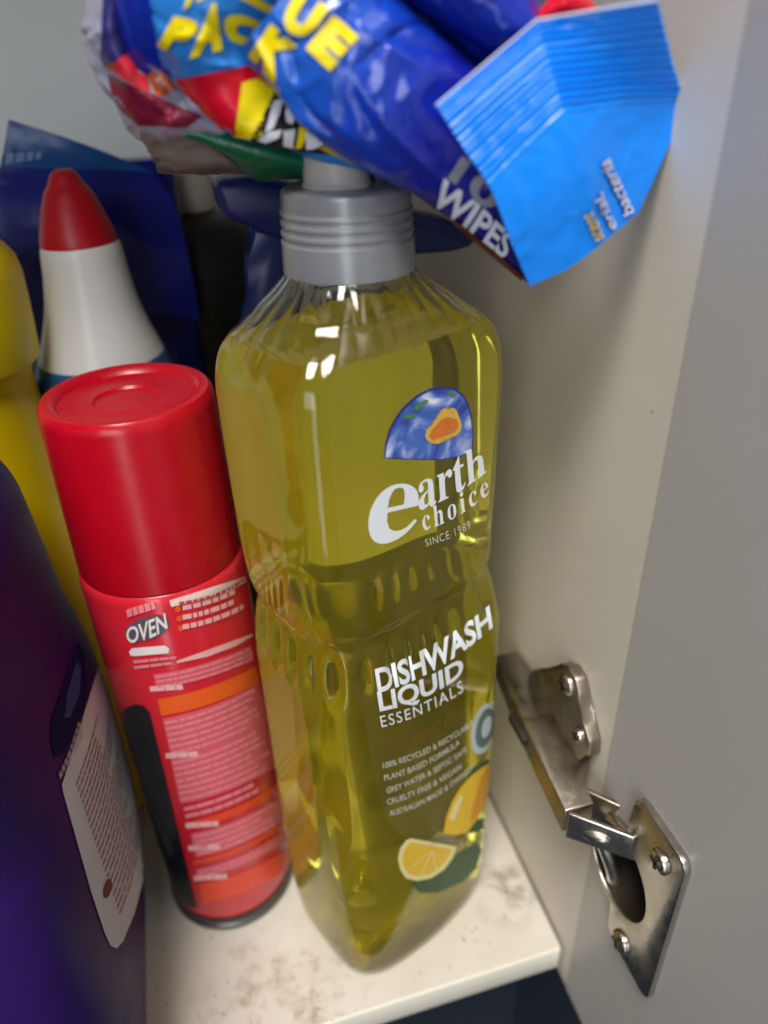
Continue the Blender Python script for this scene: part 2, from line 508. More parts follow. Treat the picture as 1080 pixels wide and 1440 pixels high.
# the pressed cup
rings = []
for x, q in ((DX - 0.0020, CUP_R - 0.0013), (DX + 0.004, CUP_R - 0.0012), (DX + 0.0095, CUP_R - 0.0018), (DX + 0.0112, CUP_R - 0.004)):
    rings.append([(x, CUP_Y + q * math.cos(2 * math.pi * i / 48), CUP_Z + q * math.sin(2 * math.pi * i / 48)) for i in range(48)])
V, Fc = loft(rings, cap0=False, cap1=True)
build('cup', V, Fc, recess_dark, cp)
screw_x(-0.0405, 0.1195, DX - 0.0026, 0.0038, cp)
screw_x(-0.0330, 0.0645, DX - 0.0026, 0.0040, cp)
# swinging link from the arm tip into the cup
A_, B_ = Vector((-0.0186, -0.0150, 0)), Vector((0.0040, -0.0335, 0))
d_ = (B_ - A_).normalized(); nrm = Vector((-d_.y, d_.x, 0)) * 0.0014
def link(name, m, a, b, z0, z1, th, tip=0.0):
    q = Vector((-(b - a).normalized().y, (b - a).normalized().x, 0)) * th
    V, Fc = extrude_poly([a + Vector((0, 0, z1)), b + Vector((0, 0, z1 - tip)), b + Vector((0, 0, z0)), a + Vector((0, 0, z0))], q)
    bm = bmesh.new(); vs = [bm.verts.new(v) for v in V]
    for f in Fc: bm.faces.new([vs[i] for i in f])
    bmesh.ops.bevel(bm, geom=list(bm.edges), offset=0.00045, segments=2, profile=0.5, affect='EDGES'); bm.verts.index_update()
    r = ([v.co.copy() for v in bm.verts], [[v.index for v in f.verts] for f in bm.faces]); bm.free()
    return build(name, *r, m, hinge, angle=50)
link('front_link', nickel, A_, B_, 0.1020, 0.1140, 0.0016, 0.002)
link('rear_link', nickel_d, A_ + Vector((0.009, 0.009, 0)), B_ + Vector((0.002, 0.011, 0)), 0.0950, 0.1120, 0.0016, 0.001)
# pivot pin head on the front link
pc = A_ + d_ * 0.0095 + Vector((0, 0, 0.1075)); nv = Vector((d_.y, -d_.x, 0))
rings = []
for q, h in ((1.0, 0), (0.95, 0.0007), (0.6, 0.0014), (0.05, 0.0017)):
    rings.append([pc + nv * h + d_ * (0.0046 * q * math.cos(t * math.pi / 12)) + Vector((0, 0, 0.0024 * q * math.sin(t * math.pi / 12))) for t in range(24)])
build('pivot_pin', *fix_normals(*loft(rings)), screw_m, hinge)
# barrel of the link below, running down into the cup
rings = []
for k in range(9):
    s = k / 8
    c_ = Vector((-0.0068 + 0.0085 * s, -0.0170 - 0.0045 * math.sin(s * 3.0), 0.1030 - 0.030 * s))
    q = 0.0034 * (1 - 0.25 * s)
    rings.append([c_ + Vector((q * math.cos(t * math.pi / 10), q * math.sin(t * math.pi / 10), 0)) for t in range(20)])
build('spring_link', *fix_normals(*loft(rings)), nickel, hinge)

# ------------------------------------------------------------------ dishwashing liquid bottle
BX, BY, BROT = -0.0640, 0.0440, math.radians(24)
HA, HB = 0.0375, 0.0270
Hh = 0.32
def oct_r(th, a, b, ch, p):
    s = 0.0
    for k in range(4):
        d = a if k % 2 == 0 else b
        c_ = math.cos(th - k * math.pi / 2)
        if c_ > 0: s += (c_ / d) ** p
    ang = math.atan2(a, b)
    dch = (a * math.cos(ang) + b * math.sin(ang)) * ch
    for sg in ((1, 1), (-1, 1), (-1, -1), (1, -1)):
        t0 = math.atan2(sg[1] * math.sin(ang), sg[0] * math.cos(ang))
        c_ = math.cos(th - t0)
        if c_ > 0: s += (c_ / dch) ** p
    return s ** (-1 / p)
NB = 168
BPROF = smoothprof([  # z/H, scale, roundness(0 = octagon,1 = circle), upper flutes, lower flutes
    (0.000, 0.855, 0.30, 0, 0), (0.003, 0.905, 0.28, 0, 0), (0.012, 0.955, 0.24, 0, 0), (0.03, 0.985, 0.18, 0, 0), (0.08, 0.995, 0.08, 0, 0), (0.20, 1.0, 0, 0, 0),
    (0.34, 1.0, 0, 0, 0), (0.46, 1.0, 0, 0, 0.0), (0.490, 0.995, 0, 0, 0.3), (0.508, 0.985, 0, 0, 1.3), (0.526, 0.965, 0, 0, 1.3), (0.538, 0.945, 0, 0, 0.6), (0.546, 0.926, 0.02, 0, 0.1),
    (0.553, 0.930, 0.02, 0, 0), (0.560, 0.952, 0.02, 0, 0), (0.575, 0.968, 0, 0, 0), (0.61, 0.988, 0, 0, 0), (0.67, 0.995, 0, 0, 0), (0.72, 1.0, 0, 0, 0), (0.765, 0.995, 0, 0, 0), (0.786, 0.975, 0.03, 0.1, 0),
    (0.801, 0.935, 0.10, 0.6, 0), (0.815, 0.85, 0.25, 1, 0), (0.829, 0.745, 0.5, 1, 0), (0.843, 0.63, 0.8, 0.8, 0), (0.853, 0.56, 1.0, 0.4, 0), (0.860, 0.52, 1, 0, 0), (0.880, 0.50, 1, 0, 0)], 5)
def bottle_ring(z, s, rd, f1, f2, inset=0.0):
    lo = max(0.0, min(1.0, (0.60 * Hh - z) / (0.12 * Hh)))
    s = s * (1.03 * lo + 0.982 * (1 - lo)) if rd < 0.5 else s
    dx = 0.0014 * lo - 0.0007 * (1 - lo) * (1 - rd) - (0.0026 * rd if z > 0.2 else 0)
    out = []
    for j in range(NB):
        th = 2 * math.pi * j / NB
        r = oct_r(th, HA, HB, 0.875, 15) * s
        rc = (0.0300 if z > 0.2 else 0.0325) * s
        r = r * (1 - rd) + rc * rd
        fl = abs(math.cos(th * 12)) ** 0.7
        r *= 1 - 0.030 * max(0, f1) * (1 - fl) - 0.045 * max(0, f2) * (1 - abs(math.cos(th * 14)) ** 0.7)
        r -= inset
        x, y = r * math.cos(th), r * math.sin(th)
        out.append((BX + dx + x * math.cos(BROT) - y * math.sin(BROT), BY + x * math.sin(BROT) + y * math.cos(BROT), z))
    return out
bottle = thing('dishwashing_liquid_bottle', 'tall clear bottle of yellow dishwashing liquid with grey cap', 'bottle', (BX, BY, 0.0005))
rings = [bottle_ring(z * Hh + 0.0006, *q) for z, *q in BPROF]
V1, F1 = loft(rings)
BV['bottle'] = BVHTree.FromPolygons(V1, F1)
LEVEL = 0.809 * Hh
cav = [bottle_ring(LEVEL, *q[1:], inset=0.0009) for q in [min(BPROF, key=lambda p: abs(p[0] * Hh - LEVEL))]]
cav += [bottle_ring(z * Hh, *q, inset=0.0009) for z, *q in BPROF if z * Hh > LEVEL + 0.001 and z < 0.874]
V2, F2 = loft(cav, flip=True)
plastic = mat('clear_bottle_plastic', (250, 250, 244), 0.05, trans=1.0, ior=1.40, spec=0.5)
body = build('bottle_body', V1 + V2, F1 + [[i + len(V1) for i in f] for f in F2], plastic, bottle, angle=50)
# the liquid: tint by absorption only, its optical surface is the bottle's
liqm = bpy.data.materials.new('yellow_liquid'); liqm.use_nodes = True
nt = liqm.node_tree; nt.nodes.remove(nt.nodes['Principled BSDF'])
tb = nt.nodes.new('ShaderNodeBsdfTransparent'); va = nt.nodes.new('ShaderNodeVolumeAbsorption')
va.inputs['Color'].default_value = (0.945, 0.89, 0.0, 1); va.inputs['Density'].default_value = 22
vs_ = nt.nodes.new('ShaderNodeVolumeScatter'); vs_.inputs['Color'].default_value = (1.0, 0.92, 0.12, 1); vs_.inputs['Density'].default_value = 7; vs_.inputs['Anisotropy'].default_value = 0.2
adv = nt.nodes.new('ShaderNodeAddShader'); nt.links.new(va.outputs[0], adv.inputs[0]); nt.links.new(vs_.outputs[0], adv.inputs[1])
nt.links.new(tb.outputs[0], nt.nodes['Material Output'].inputs['Surface'])
nt.links.new(adv.outputs[0], nt.nodes['Material Output'].inputs['Volume'])
lq = [bottle_ring(z * Hh + 0.0014, *q, inset=0.0008) for z, *q in BPROF if z * Hh + 0.0014 < LEVEL - 0.0005]
lq.append(bottle_ring(LEVEL - 0.0003, *cav and min(BPROF, key=lambda p: abs(p[0] * Hh - LEVEL))[1:], inset=0.0009))
build('liquid', *loft(lq), liqm, body)

white_ink = mat('white_ink', (232, 236, 240), 0.35)
pale_ink = mat('pale_ink', (196, 196, 176), 0.4)
# print on the front face
tgt = 'bottle'
def globe_material():
    m = bpy.data.materials.new('globe_print'); m.use_nodes = True
    nt = m.node_tree; p = nt.nodes['Principled BSDF']; L = nt.links.new
    tc = nt.nodes.new('ShaderNodeTexCoord')
    n = nt.nodes.new('ShaderNodeTexNoise'); n.inputs['Scale'].default_value = 75; n.inputs['Detail'].default_value = 5
    n.inputs['Distortion'].default_value = 1.6
    L(tc.outputs['Object'], n.inputs['Vector'])
    cr = nt.nodes.new('ShaderNodeValToRGB'); e = cr.color_ramp.elements
    e[0].position = 0.36; e[0].color = (*lin((48, 60, 150)), 1); e[1].position = 0.72; e[1].color = (*lin((225, 230, 245)), 1)
    x = e.new(0.50); x.color = (*lin((70, 110, 190)), 1); y = e.new(0.60); y.color = (*lin((150, 160, 215)), 1)
    L(n.outputs['Fac'], cr.inputs['Fac']); L(cr.outputs['Color'], p.inputs['Base Color'])
    p.inputs['Roughness'].default_value = 0.35
    return m
globe = [(541, 643), (543, 625), (549, 605), (558, 588), (570, 573), (586, 559), (604, 549), (622, 546), (638, 549), (650, 558), (657, 572), (661, 590), (663, 612), (662, 634), (645, 641), (620, 645), (595, 645), (565, 644)]
rim = [(x + (2.2 if x > 605 else -2.2), y + (-2.5 if y < 640 else 1.5)) for x, y in globe]
ink_poly('globe_rim', rim, mat('globe_rim_blue', (46, 44, 120), 0.35), bottle, tgt, off=0.0002, L=6)
gl = ink_poly('globe_print', globe, globe_material(), bottle, tgt, off=0.0003, L=6)
ink_poly('land_print', [(596, 612), (599, 603), (606, 597), (612, 590), (617, 584), (620, 575), (626, 573), (629, 580), (635, 582), (637, 573), (641, 577), (645, 588), (648, 597), (646, 606), (640, 612), (630, 614), (622, 617), (614, 624), (604, 622), (599, 618)],
         mat('land_ink', (214, 170, 70), 0.4), gl, tgt, off=0.00042, L=5)
ink_poly('land_print', [(602, 612), (606, 604), (614, 598), (621, 588), (627, 586), (634, 590), (641, 589), (643, 598), (636, 606), (625, 609), (615, 614), (606, 617)],
         mat('land_ink_orange', (208, 112, 44), 0.4, var=0.3, vscale=400), gl, tgt, off=0.00055, L=5)
for pts in ([(578, 574), (588, 566), (597, 561), (602, 563), (594, 570), (586, 577)], [(565, 584), (574, 582), (584, 583), (578, 588), (568, 588)], [(627, 550), (636, 551), (640, 556), (632, 558)]):
    ink_poly('land_print', pts, mat('land_ink_green', (70, 130, 70), 0.4, var=0.3, vscale=500), gl, tgt, off=0.00042, L=5)
SERIF = {c: chr(0x1D41A + ord(c) - 97) for c in 'abcdefghijklmnopqrstuvwxyz'}
ser = lambda s: ''.join(SERIF.get(c, c) for c in s)
letters('lettering', ser('e'), warp([(512, 774), (583, 750)], [(523, 685), (592, 675)]), white_ink, bottle, tgt, L=6)
letters('lettering', ser('arth'), warp([(588, 718), (636, 697), (683, 664)], [(585, 661), (632, 642), (678, 624)]), white_ink, bottle, tgt, L=6)
letters('lettering', ser('choice'), warp([(594, 746), (640, 727), (687, 694)], [(591, 717), (637, 697), (683, 667)]), white_ink, bottle, tgt, spacing=1.3, L=6)
letters('lettering', 'SINCE 1989', warp([(598, 768), (630, 757), (661, 742)], [(596, 758), (628, 746), (659, 731)]), pale_ink, bottle, tgt, L=6, spacing=1.2)
letters('lettering', 'DISHWASH', warp([(531, 974), (612, 941), (692, 882)], [(526, 940), (606, 906), (687, 850)]), white_ink, bottle, tgt, bold=0.032, L=7)
letters('lettering', 'LIQUID', warp([(534, 1005), (594, 986), (652, 952)], [(529, 972), (590, 955), (649, 922)]), white_ink, bottle, tgt, bold=0.032, L=7)
letters('lettering', 'ESSENTIALS', warp([(536, 1022), (594, 1003), (651, 972)], [(533, 1006), (592, 988), (648, 955)]), white_ink, bottle, tgt, L=7, spacing=1.2)
letters('lettering', 'Lemon', warp([(540, 1060), (590, 1045), (640, 1015)], [(536, 1036), (586, 1018), (636, 988)]), mat('brown_ink', (104, 76, 20), 0.4), bottle, tgt, shear=0.4, L=7)
rng = random.Random(3)
for txt, (b0, b1, b2) in (('100% RECYCLED & RECYCLABLE BOTTLE', ((538, 1080), (622, 1047), (695, 992))), ('PLANT BASED FORMULA', ((540, 1097), (594, 1078), (646, 1046))), ('GREY WATER & SEPTIC SAFE', ((543, 1115), (600, 1092), (656, 1056))), ('CRUELTY FREE & VEGAN', ((544, 1131), (596, 1112), (648, 1080))), ('AUSTRALIAN MADE & OWNED', ((547, 1147), (606, 1124), (664, 1082)))):
    letters('small_print', txt, warp([b0, b1, b2], [(x - 1, y - 8) for x, y in (b0, b1, b2)]), pale_ink, bottle, tgt, bold=0.012, L=8)
ink_poly('seal_print', ellipse(680, 1024, 17, 37, 14), mat('seal_ink', (190, 204, 206), 0.4), bottle, tgt, L=6)
ink_poly('seal_print', ellipse(681, 1023, 12, 28, 14), mat('seal_ink_dark', (96, 116, 112), 0.4), bottle, tgt, off=0.0005, L=6)
ink_poly('seal_print', ellipse(682, 1021, 6, 16, 14), mat('seal_ink', (190, 204, 206), 0.4), bottle, tgt, off=0.0007, L=6)
lemon_y = mat('lemon_ink', (236, 190, 40), 0.4, var=0.18, vscale=260)
lemon_o = mat('lemon_ink_deep', (224, 150, 30), 0.4, var=0.15, vscale=260)
lemon_p = mat('lemon_ink_pale', (240, 226, 150), 0.4)
leaf_i = mat('leaf_ink', (52, 84, 44), 0.45, var=0.3, vscale=200)
ink_poly('leaf_print', [(575, 1242), (600, 1235), (640, 1205), (668, 1185), (684, 1190), (676, 1215), (650, 1240), (615, 1255), (590, 1255)], leaf_i, bottle, tgt, off=0.0002, L=7)
ink_poly('leaf_print', [(655, 1095), (660, 1082), (675, 1072), (690, 1066), (684, 1080), (670, 1092)], leaf_i, bottle, tgt, off=0.0002, L=7)
ink_poly('leaf_print', [(655, 1160), (668, 1152), (682, 1150), (684, 1162), (670, 1170), (658, 1172)], leaf_i, bottle, tgt, off=0.0002, L=7)
ink_poly('lemon_print', [(623, 1172), (626, 1150), (634, 1128), (646, 1108), (662, 1090), (678, 1078), (687, 1074), (691, 1084), (690, 1104), (684, 1126), (674, 1146), (664, 1158), (656, 1170), (640, 1174)], lemon_y, bottle, tgt, off=0.0003, L=7)
ink_poly('lemon_print', [(676, 1090), (687, 1076), (690, 1086), (688, 1106), (681, 1128), (671, 1146), (660, 1156), (664, 1134), (670, 1112)], lemon_o, bottle, tgt, off=0.00045, L=7)
ink_poly('lemon_print', [(559, 1206), (562, 1192), (570, 1181), (577, 1178), (590, 1184), (607, 1189), (616, 1185), (642, 1190), (636, 1206), (624, 1222), (606, 1234), (586, 1238), (570, 1234), (562, 1222)], lemon_p, bottle, tgt, off=0.0003, L=7)
ink_poly('lemon_print', [(565, 1206), (568, 1194), (576, 1184), (590, 1190), (606, 1195), (616, 1191), (634, 1194), (628, 1206), (618, 1218), (604, 1228), (586, 1231), (573, 1227), (567, 1218)], lemon_y, bottle, tgt, off=0.00045, L=7)

for a, b in (((606, 1195), (572, 1222)), ((606, 1195), (590, 1231)), ((607, 1195), (612, 1224))):
    ink_poly('lemon_print', [(a[0] - 0.8, a[1]), (a[0] + 0.8, a[1]), (b[0] + 0.9, b[1]), (b[0] - 0.9, b[1])], lemon_p, bottle, tgt, off=0.0006, L=7)
ink_poly('lemon_print', [(630, 1150), (636, 1132), (646, 1116), (650, 1120), (642, 1138), (637, 1154)], lemon_p, bottle, tgt, off=0.00055, L=7)

# pale panel printed on the far side, seen through the liquid
def back_patch(name, th0, th1, z0, z1, m):
    V = []; Fc = []; nu, nv = 24, 20
    for i in range(nv + 1):
        z = z0 + (z1 - z0) * i / nv
        pr = min(BPROF, key=lambda p: abs(p[0] * Hh - z))
        ring = bottle_ring(z, *pr[1:], inset=-0.0003)
        for j in range(nu + 1):
            th = th0 + (th1 - th0) * j / nu
            q = th / (2 * math.pi) * NB; a = int(math.floor(q)); f = q - a
            p0 = Vector(ring[a % NB]); p1 = Vector(ring[(a + 1) % NB]); V.append(p0.lerp(p1, f))
    for i in range(nv):
        for j in range(nu):
            a = i * (nu + 1) + j; Fc.append([a, a + 1, a + nu + 2, a + nu + 1])
    return build(name, V, Fc, m, bottle)
back_patch('back_label', math.radians(40), math.radians(134), 0.565 * Hh, 0.765 * Hh, mat('back_label_paper', (244, 236, 176), 0.5, var=0.06, vscale=40))

# cap
capm = mat('cap_grey', (146, 148, 152), 0.30, spec=0.6, metal=0.4, var=0.05, vscale=90, bump=0.05, bscale=350, sss=0.15)
zb, zt = 0.8555 * Hh, 0.918 * Hh
prof = [(0.0160, zb), (0.0177, zb + 0.0001), (0.0178, zb + 0.0006), (0.0176, zb + 0.0065)]
z = zb + 0.0070; rr = 0.0174
for k in range(4):
    prof += [(rr + 0.00022, z), (rr + 0.00022, z + 0.0007), (rr - 0.00022, z + 0.0010), (rr - 0.00022, z + 0.0020)]
    z += 0.0023; rr -= 0.00012
prof += [(rr, z), (rr - 0.0003, zt - 0.0009), (rr - 0.0012, zt - 0.0002), (rr - 0.0028, zt), (0.004, zt)]
cap = build('cap', *lathe(BX - 0.0026, BY, [(r * 0.945, q) for r, q in prof], 96), capm, bottle, angle=25)
spm = mat('spout_frosted', (206, 198, 194), 0.35, spec=0.5, trans=0.25, var=0.05, vscale=90, sss=0.2)
sx, sy = BX - 0.0048, BY - 0.001
prof = [(0.0084, zt - 0.001), (0.0084, zt + 0.0006), (0.0080, zt + 0.0010), (0.0079, zt + 0.0080), (0.0083, zt + 0.0084), (0.0104, zt + 0.0088), (0.0106, zt + 0.0094), (0.0106, zt + 0.0122), (0.0100, zt + 0.0130), (0.003, zt + 0.0132)]
build('spout', *lathe(sx, sy, prof, 64), spm, bottle, angle=35)

# ------------------------------------------------------------------ red oven cleaner can
KX, KY, KR = -0.1296, 0.0750, 0.0272
can = thing('oven_cleaner_can', 'red aerosol can of oven cleaner with red plastic cap', 'aerosol can', (KX, KY, 0.0005))
redcan = mat('can_red_lacquer', (206, 34, 48), 0.25, coat=0.3, var=0.05, vscale=60)
capred = mat('cap_red', (176, 6, 26), 0.28, var=0.06, vscale=50, bump=0.03, bscale=250, rvar=0.06)
steel = mat('can_steel', (120, 118, 116), 0.4, metal=1.0, rvar=0.08, vscale=150)
blackm = mat('can_black_print', (26, 28, 32), 0.3, coat=0.2)
zc = 0.1805
build('can_body', *lathe(KX, KY, [(0.020, 0.0046), (KR - 0.0010, 0.0046), (KR - 0.0002, 0.0056), (KR, 0.0070), (KR, zc - 0.0040), (KR - 0.0005, zc - 0.0012), (KR - 0.0016, zc - 0.0001), (0.012, zc)], 96), redcan, can, angle=50, key='can')
build('base_rim', *lathe(KX, KY, [(0.018, 0.0020), (0.0235, 0.0012), (KR - 0.0006, 0.0006), (KR + 0.0005, 0.0012), (KR + 0.0006, 0.0034), (KR - 0.0003, 0.0045), (0.02, 0.0045)], 96), steel, can)
ZC = 0.2375
cr = KR - 0.0007
prof = [(cr - 0.0012, zc + 0.0002), (cr, zc + 0.0003), (cr, zc + 0.002), (cr - 0.0009, ZC - 0.004), (cr - 0.0013, ZC - 0.0016), (cr - 0.0024, ZC - 0.0003), (cr - 0.0042, ZC), (cr - 0.0056, ZC - 0.0006),
        (cr - 0.0068, ZC - 0.0022), (cr - 0.0100, ZC - 0.0027), (0.010, ZC - 0.0024), (0.0092, ZC - 0.0032), (0.003, ZC - 0.0034)]
build('cap', *lathe(KX, KY, prof, 96), capred, can, angle=40)
pink = mat('can_pink_print', (232, 128, 138), 0.35)
pale = mat('can_pale_print', (240, 176, 176), 0.35)
whitep = mat('can_white_print', (236, 222, 220), 0.35)
orange = mat('can_orange_print', (236, 96, 34), 0.3, var=0.1, vscale=200)
orange2 = mat('can_orange_red_print', (232, 70, 40), 0.3, var=0.1, vscale=200)
t = 'can'
# tall black panel at the left with rounded top and the black band that joins the bottom edge
ink_poly('black_panel', [(168, 1008), (176, 996), (190, 990), (203, 992), (211, 1002), (222, 1050), (236, 1110), (249, 1160), (262, 1215), (277, 1276), (258, 1275), (240, 1266), (222, 1235), (202, 1150), (184, 1080), (170, 1030)], blackm, can, t)
ink_poly('grey_panel', [(184, 1090), (196, 1092), (222, 1160), (246, 1192), (244, 1204), (222, 1206), (206, 1180), (194, 1135)], mat('can_dark_grey_print', (58, 62, 60), 0.35), can, t, off=0.0004)
build('black_band', *lathe(KX, KY, [(KR + 0.00035, 0.0058), (KR + 0.00045, 0.0062), (KR + 0.00045, 0.0090), (KR + 0.00030, 0.0093)], 96, cap0=False, cap1=False), blackm, can)
# brand badge
greek('small_print', warp([(180, 868), (222, 855)], [(178, 856), (219, 843)]), 1, pink, can, t, rng, fill=0.9, wmin=0.12, wmax=0.22, ragged=0.0, gap=0.03)
ink_poly('badge', ellipse(207, 883, 32, 16, -17), mat('badge_grey', (88, 84, 96), 0.3), can, t, off=0.0003)
letters('lettering', 'OVEN', warp([(180, 903), (208, 898), (236, 882)], [(178, 882), (206, 872), (232, 860)]), whitep, can, t, bold=0.02, off=0.0005)
ink_poly('strap_line', [(182, 916), (186, 911), (232, 907), (238, 911), (237, 918), (190, 922), (184, 921)], whitep, can, t)
greek('small_print', warp([(190, 942), (250, 934)], [(188, 926), (247, 920)]), 2, pink, can, t, rng, wmin=0.15, wmax=0.4)
ink_poly('heading_bar', [(238, 844), (280, 836), (318, 824), (343, 811), (345, 818), (320, 832), (282, 844), (241, 853)], mat('can_heading_print', (228, 200, 190), 0.35), can, t)
greek('small_print', warp([(252, 851), (300, 840), (342, 818)], [(251, 844), (299, 833), (341, 811)]), 1, mat('can_red_print', (196, 60, 66), 0.35), can, t, rng, fill=0.6, wmin=0.03, wmax=0.09, ragged=0.02, off=0.0006)
for k in range(3):
    y = 12 + k * 13.5
    greek('small_print', warp([(257, 860 + y - 14), (304, 848 + y - 14), (348, 828 + y - 14)], [(256, 852 + y - 14), (303, 840 + y - 14), (347, 820 + y - 14)]), 1, pale, can, t, rng, fill=0.85, wmin=0.05, wmax=0.14)
    ink_poly('bullet', ellipse(250 + k * 2, 858 + y - 14, 4, 4), orange, can, t)
ink_poly('rule_line', [(248, 929), (290, 920), (330, 905), (354, 891), (355, 894), (331, 908), (291, 923), (249, 932)], pale, can, t)
def block(x0, x1, yl0, yl1, rise, rows, m, lean=0.22, **k):
    b0 = (x0 + (yl1 - yl0) * lean, yl1); 
    def ln(y, xs): return [(x0 + xs, y), ((x0 + x1) / 2 + xs, y - rise * 0.36), (x1 + xs, y - rise)]
    greek('small_print', warp(ln(yl1, (yl1 - yl0) * lean), ln(yl0, 0)), rows, m, can, t, rng, **k)
def tint(x0, x1, y0, y1, rise, m, lean=0.22, off=0.00018):
    s = (y1 - y0) * lean
    top = [(x0, y0), ((x0 + x1) / 2, y0 - rise * 0.36), (x1, y0 - rise)]
    bot = [(x0 + s, y1), ((x0 + x1) / 2 + s, y1 - rise * 0.36), (x1 + s, y1 - rise)]
    f = warp(bot, top)
    V = [f(i / 8, 0) for i in range(9)] + [f(i / 8, 1) for i in range(8, -1, -1)]
    ink_poly('colour_block', V, m, can, t, off=off)
rosy = mat('can_rose_tint', (222, 94, 106), 0.3)
tint(216, 352, 948, 968, 40, rosy); block(218, 352, 948, 968, 40, 3, pink, fill=0.55, ragged=0.0, gap=0.010)
tint(222, 359, 983, 1006, 46, orange)
tint(229, 364, 1010, 1065, 50, rosy); block(231, 362, 1012, 1062, 50, 6, pink, fill=0.55, wmin=0.06, wmax=0.2, gap=0.010)
tint(240, 374, 1066, 1130, 52, rosy); block(242, 374, 1068, 1128, 52, 7, pink, fill=0.55, wmin=0.06, wmax=0.2, gap=0.010)
block(258, 386, 1132, 1152, 53, 2, pink, fill=0.55, wmin=0.06, wmax=0.2, gap=0.010)
tint(262, 392, 1156, 1166, 54, orange2)
tint(268, 394, 1172, 1205, 52, rosy); block(272, 394, 1172, 1204, 52, 4, pink, fill=0.55, wmin=0.06, wmax=0.2, gap=0.010)
tint(272, 398, 1210, 1216, 54, orange2)
tint(276, 402, 1222, 1234, 54, rosy); block(278, 402, 1222, 1234, 54, 2, pink, fill=0.6)
tint(280, 404, 1243, 1270, 50, orange2)
for (x, y) in ((234, 1066), (262, 1164), (266, 1196), (274, 1238), (212, 972)):
    greek('small_print', warp([(x, y), (x + 46, y - 3)], [(x - 1, y - 8), (x + 44, y - 11)]), 1, pale, can, t, rng, fill=0.9, wmin=0.2, wmax=0.5, ragged=0.0)

# ------------------------------------------------------------------ purple bottle
PX, PY = -0.2125, 0.0330
purp = thing('purple_detergent_bottle', 'dark purple plastic jug with a white back label, beside the red can', 'bottle', (PX, PY, 0.0005))
purple = mat('purple_plastic', (46, 25, 94), 0.5, var=0.05, vscale=30, bump=0.02, bscale=120, rvar=0.05, spec=0.12)
def prr(z, s, ex=0.0):
    out = []
    for j in range(96):
        th = 2 * math.pi * j / 96
        r = ((abs(math.cos(th)) / 0.054) ** 5 + (abs(math.sin(th)) / 0.073) ** 5) ** (-1 / 5) * s
        out.append((PX + ex + r * math.cos(th), PY + r * math.sin(th), z))
    return out
pprof = smoothprof([(0.0006, 0.75, 0), (0.002, 0.79, 0), (0.006, 0.82, 0), (0.014, 0.85, 0), (0.03, 0.90, 0), (0.06, 0.965, 0), (0.09, 0.99, 0), (0.13, 0.985, 0), (0.152, 0.955, 0), (0.165, 0.925, 0), (0.195, 0.895, 0), (0.215, 0.855, 0), (0.235, 0.75, -0.004), (0.25, 0.57, -0.008), (0.262, 0.38, -0.01), (0.268, 0.26, -0.01), (0.285, 0.25, -0.01)], 5)
build('jug_body', *loft([prr(*p) for p in pprof]), purple, purp, angle=50, key='purple')
build('cap', *lathe(PX - 0.01, PY, [(0.021, 0.270), (0.0225, 0.271), (0.0220, 0.300), (0.020, 0.302), (0.004, 0.302)], 48), mat('purple_cap', (60, 34, 110), 0.35), purp)
labelw = mat('label_white', (204, 210, 222), 0.7, spec=0.2, var=0.05, vscale=80)
lab = ink_poly('back_label', [(120, 1030), (128, 990), (134, 950), (140, 930), (150, 925), (166, 960), (182, 1010), (200, 1080), (212, 1150), (210, 1195), (200, 1240), (188, 1285), (172, 1324), (163, 1334), (154, 1330), (146, 1312), (128, 1258), (106, 1180), (88, 1116), (86, 1104), (96, 1080), (112, 1045)], labelw, purp, 'purple', L=6)
darkp = mat('label_navy_print', (30, 30, 72), 0.8, spec=0.05, var=0.3, vscale=200)
if lab:
    ink_poly('emblem', [(110, 905), (117, 918), (121, 960), (118, 995), (104, 1030), (88, 1060), (76, 1066), (70, 1040), (72, 1010), (86, 970), (100, 930)], darkp, purp, 'purple', L=12)
    ink_poly('emblem', [(106, 930), (112, 940), (110, 975), (96, 1010), (88, 1010), (92, 975)], mat('label_blue_print', (60, 70, 120), 0.8, spec=0.05, var=0.3, vscale=300), purp, 'purple', off=0.0005, L=12)
    greek('small_print', warp([(84, 1098), (104, 1052), (116, 1000)], [(80, 1088), (98, 1044), (112, 996)]), 1, mat('label_grey_print', (150, 146, 156), 0.4), purp, 'purple', rng, fill=0.7)
    greyp = mat('label_text_print', (136, 134, 142), 0.4)
    greek('small_print', warp([(168, 1290), (196, 1170), (176, 1060)], [(104, 1100), (128, 1030), (142, 965)]), 22, greyp, lab, 'purple', rng, fill=0.42, ragged=0.6, wmin=0.03, wmax=0.12, gap=0.012)
    ink_poly('recycling_mark', ellipse(149, 1250, 5, 14, 12), mat('label_black_print', (24, 24, 30), 0.4), lab, 'purple', off=0.0006)

# ------------------------------------------------------------------ yellow bottle
YX, YY = -0.1925, 0.140
yel = thing('yellow_cleaner_bottle', 'yellow bottle with a matching yellow cap behind the purple jug', 'bottle', (YX, YY, 0.0005))
yb = mat('yellow_plastic', (232, 202, 0), 0.38, var=0.05, vscale=40, rvar=0.05)
build('bottle_body', *lathe(YX, YY, smoothprof([(0.024, 0.0006), (0.0270, 0.003), (0.0280, 0.010), (0.0280, 0.09), (0.0278, 0.17), (0.0270, 0.200), (0.0262, 0.222), (0.0262, 0.232), (0.010, 0.235)], 4), 72), yb, yel)
build('cap', *lathe(YX, YY, [(0.0262, 0.2300), (0.0302, 0.2306), (0.0308, 0.2320), (0.0318, 0.2480), (0.0322, 0.2600), (0.0314, 0.2650), (0.0290, 0.2690), (0.0250, 0.2712), (0.0190, 0.2722), (0.004, 0.2724)], 72), mat('yellow_cap', (240, 214, 4), 0.4, var=0.05, vscale=60), yel, angle=50)

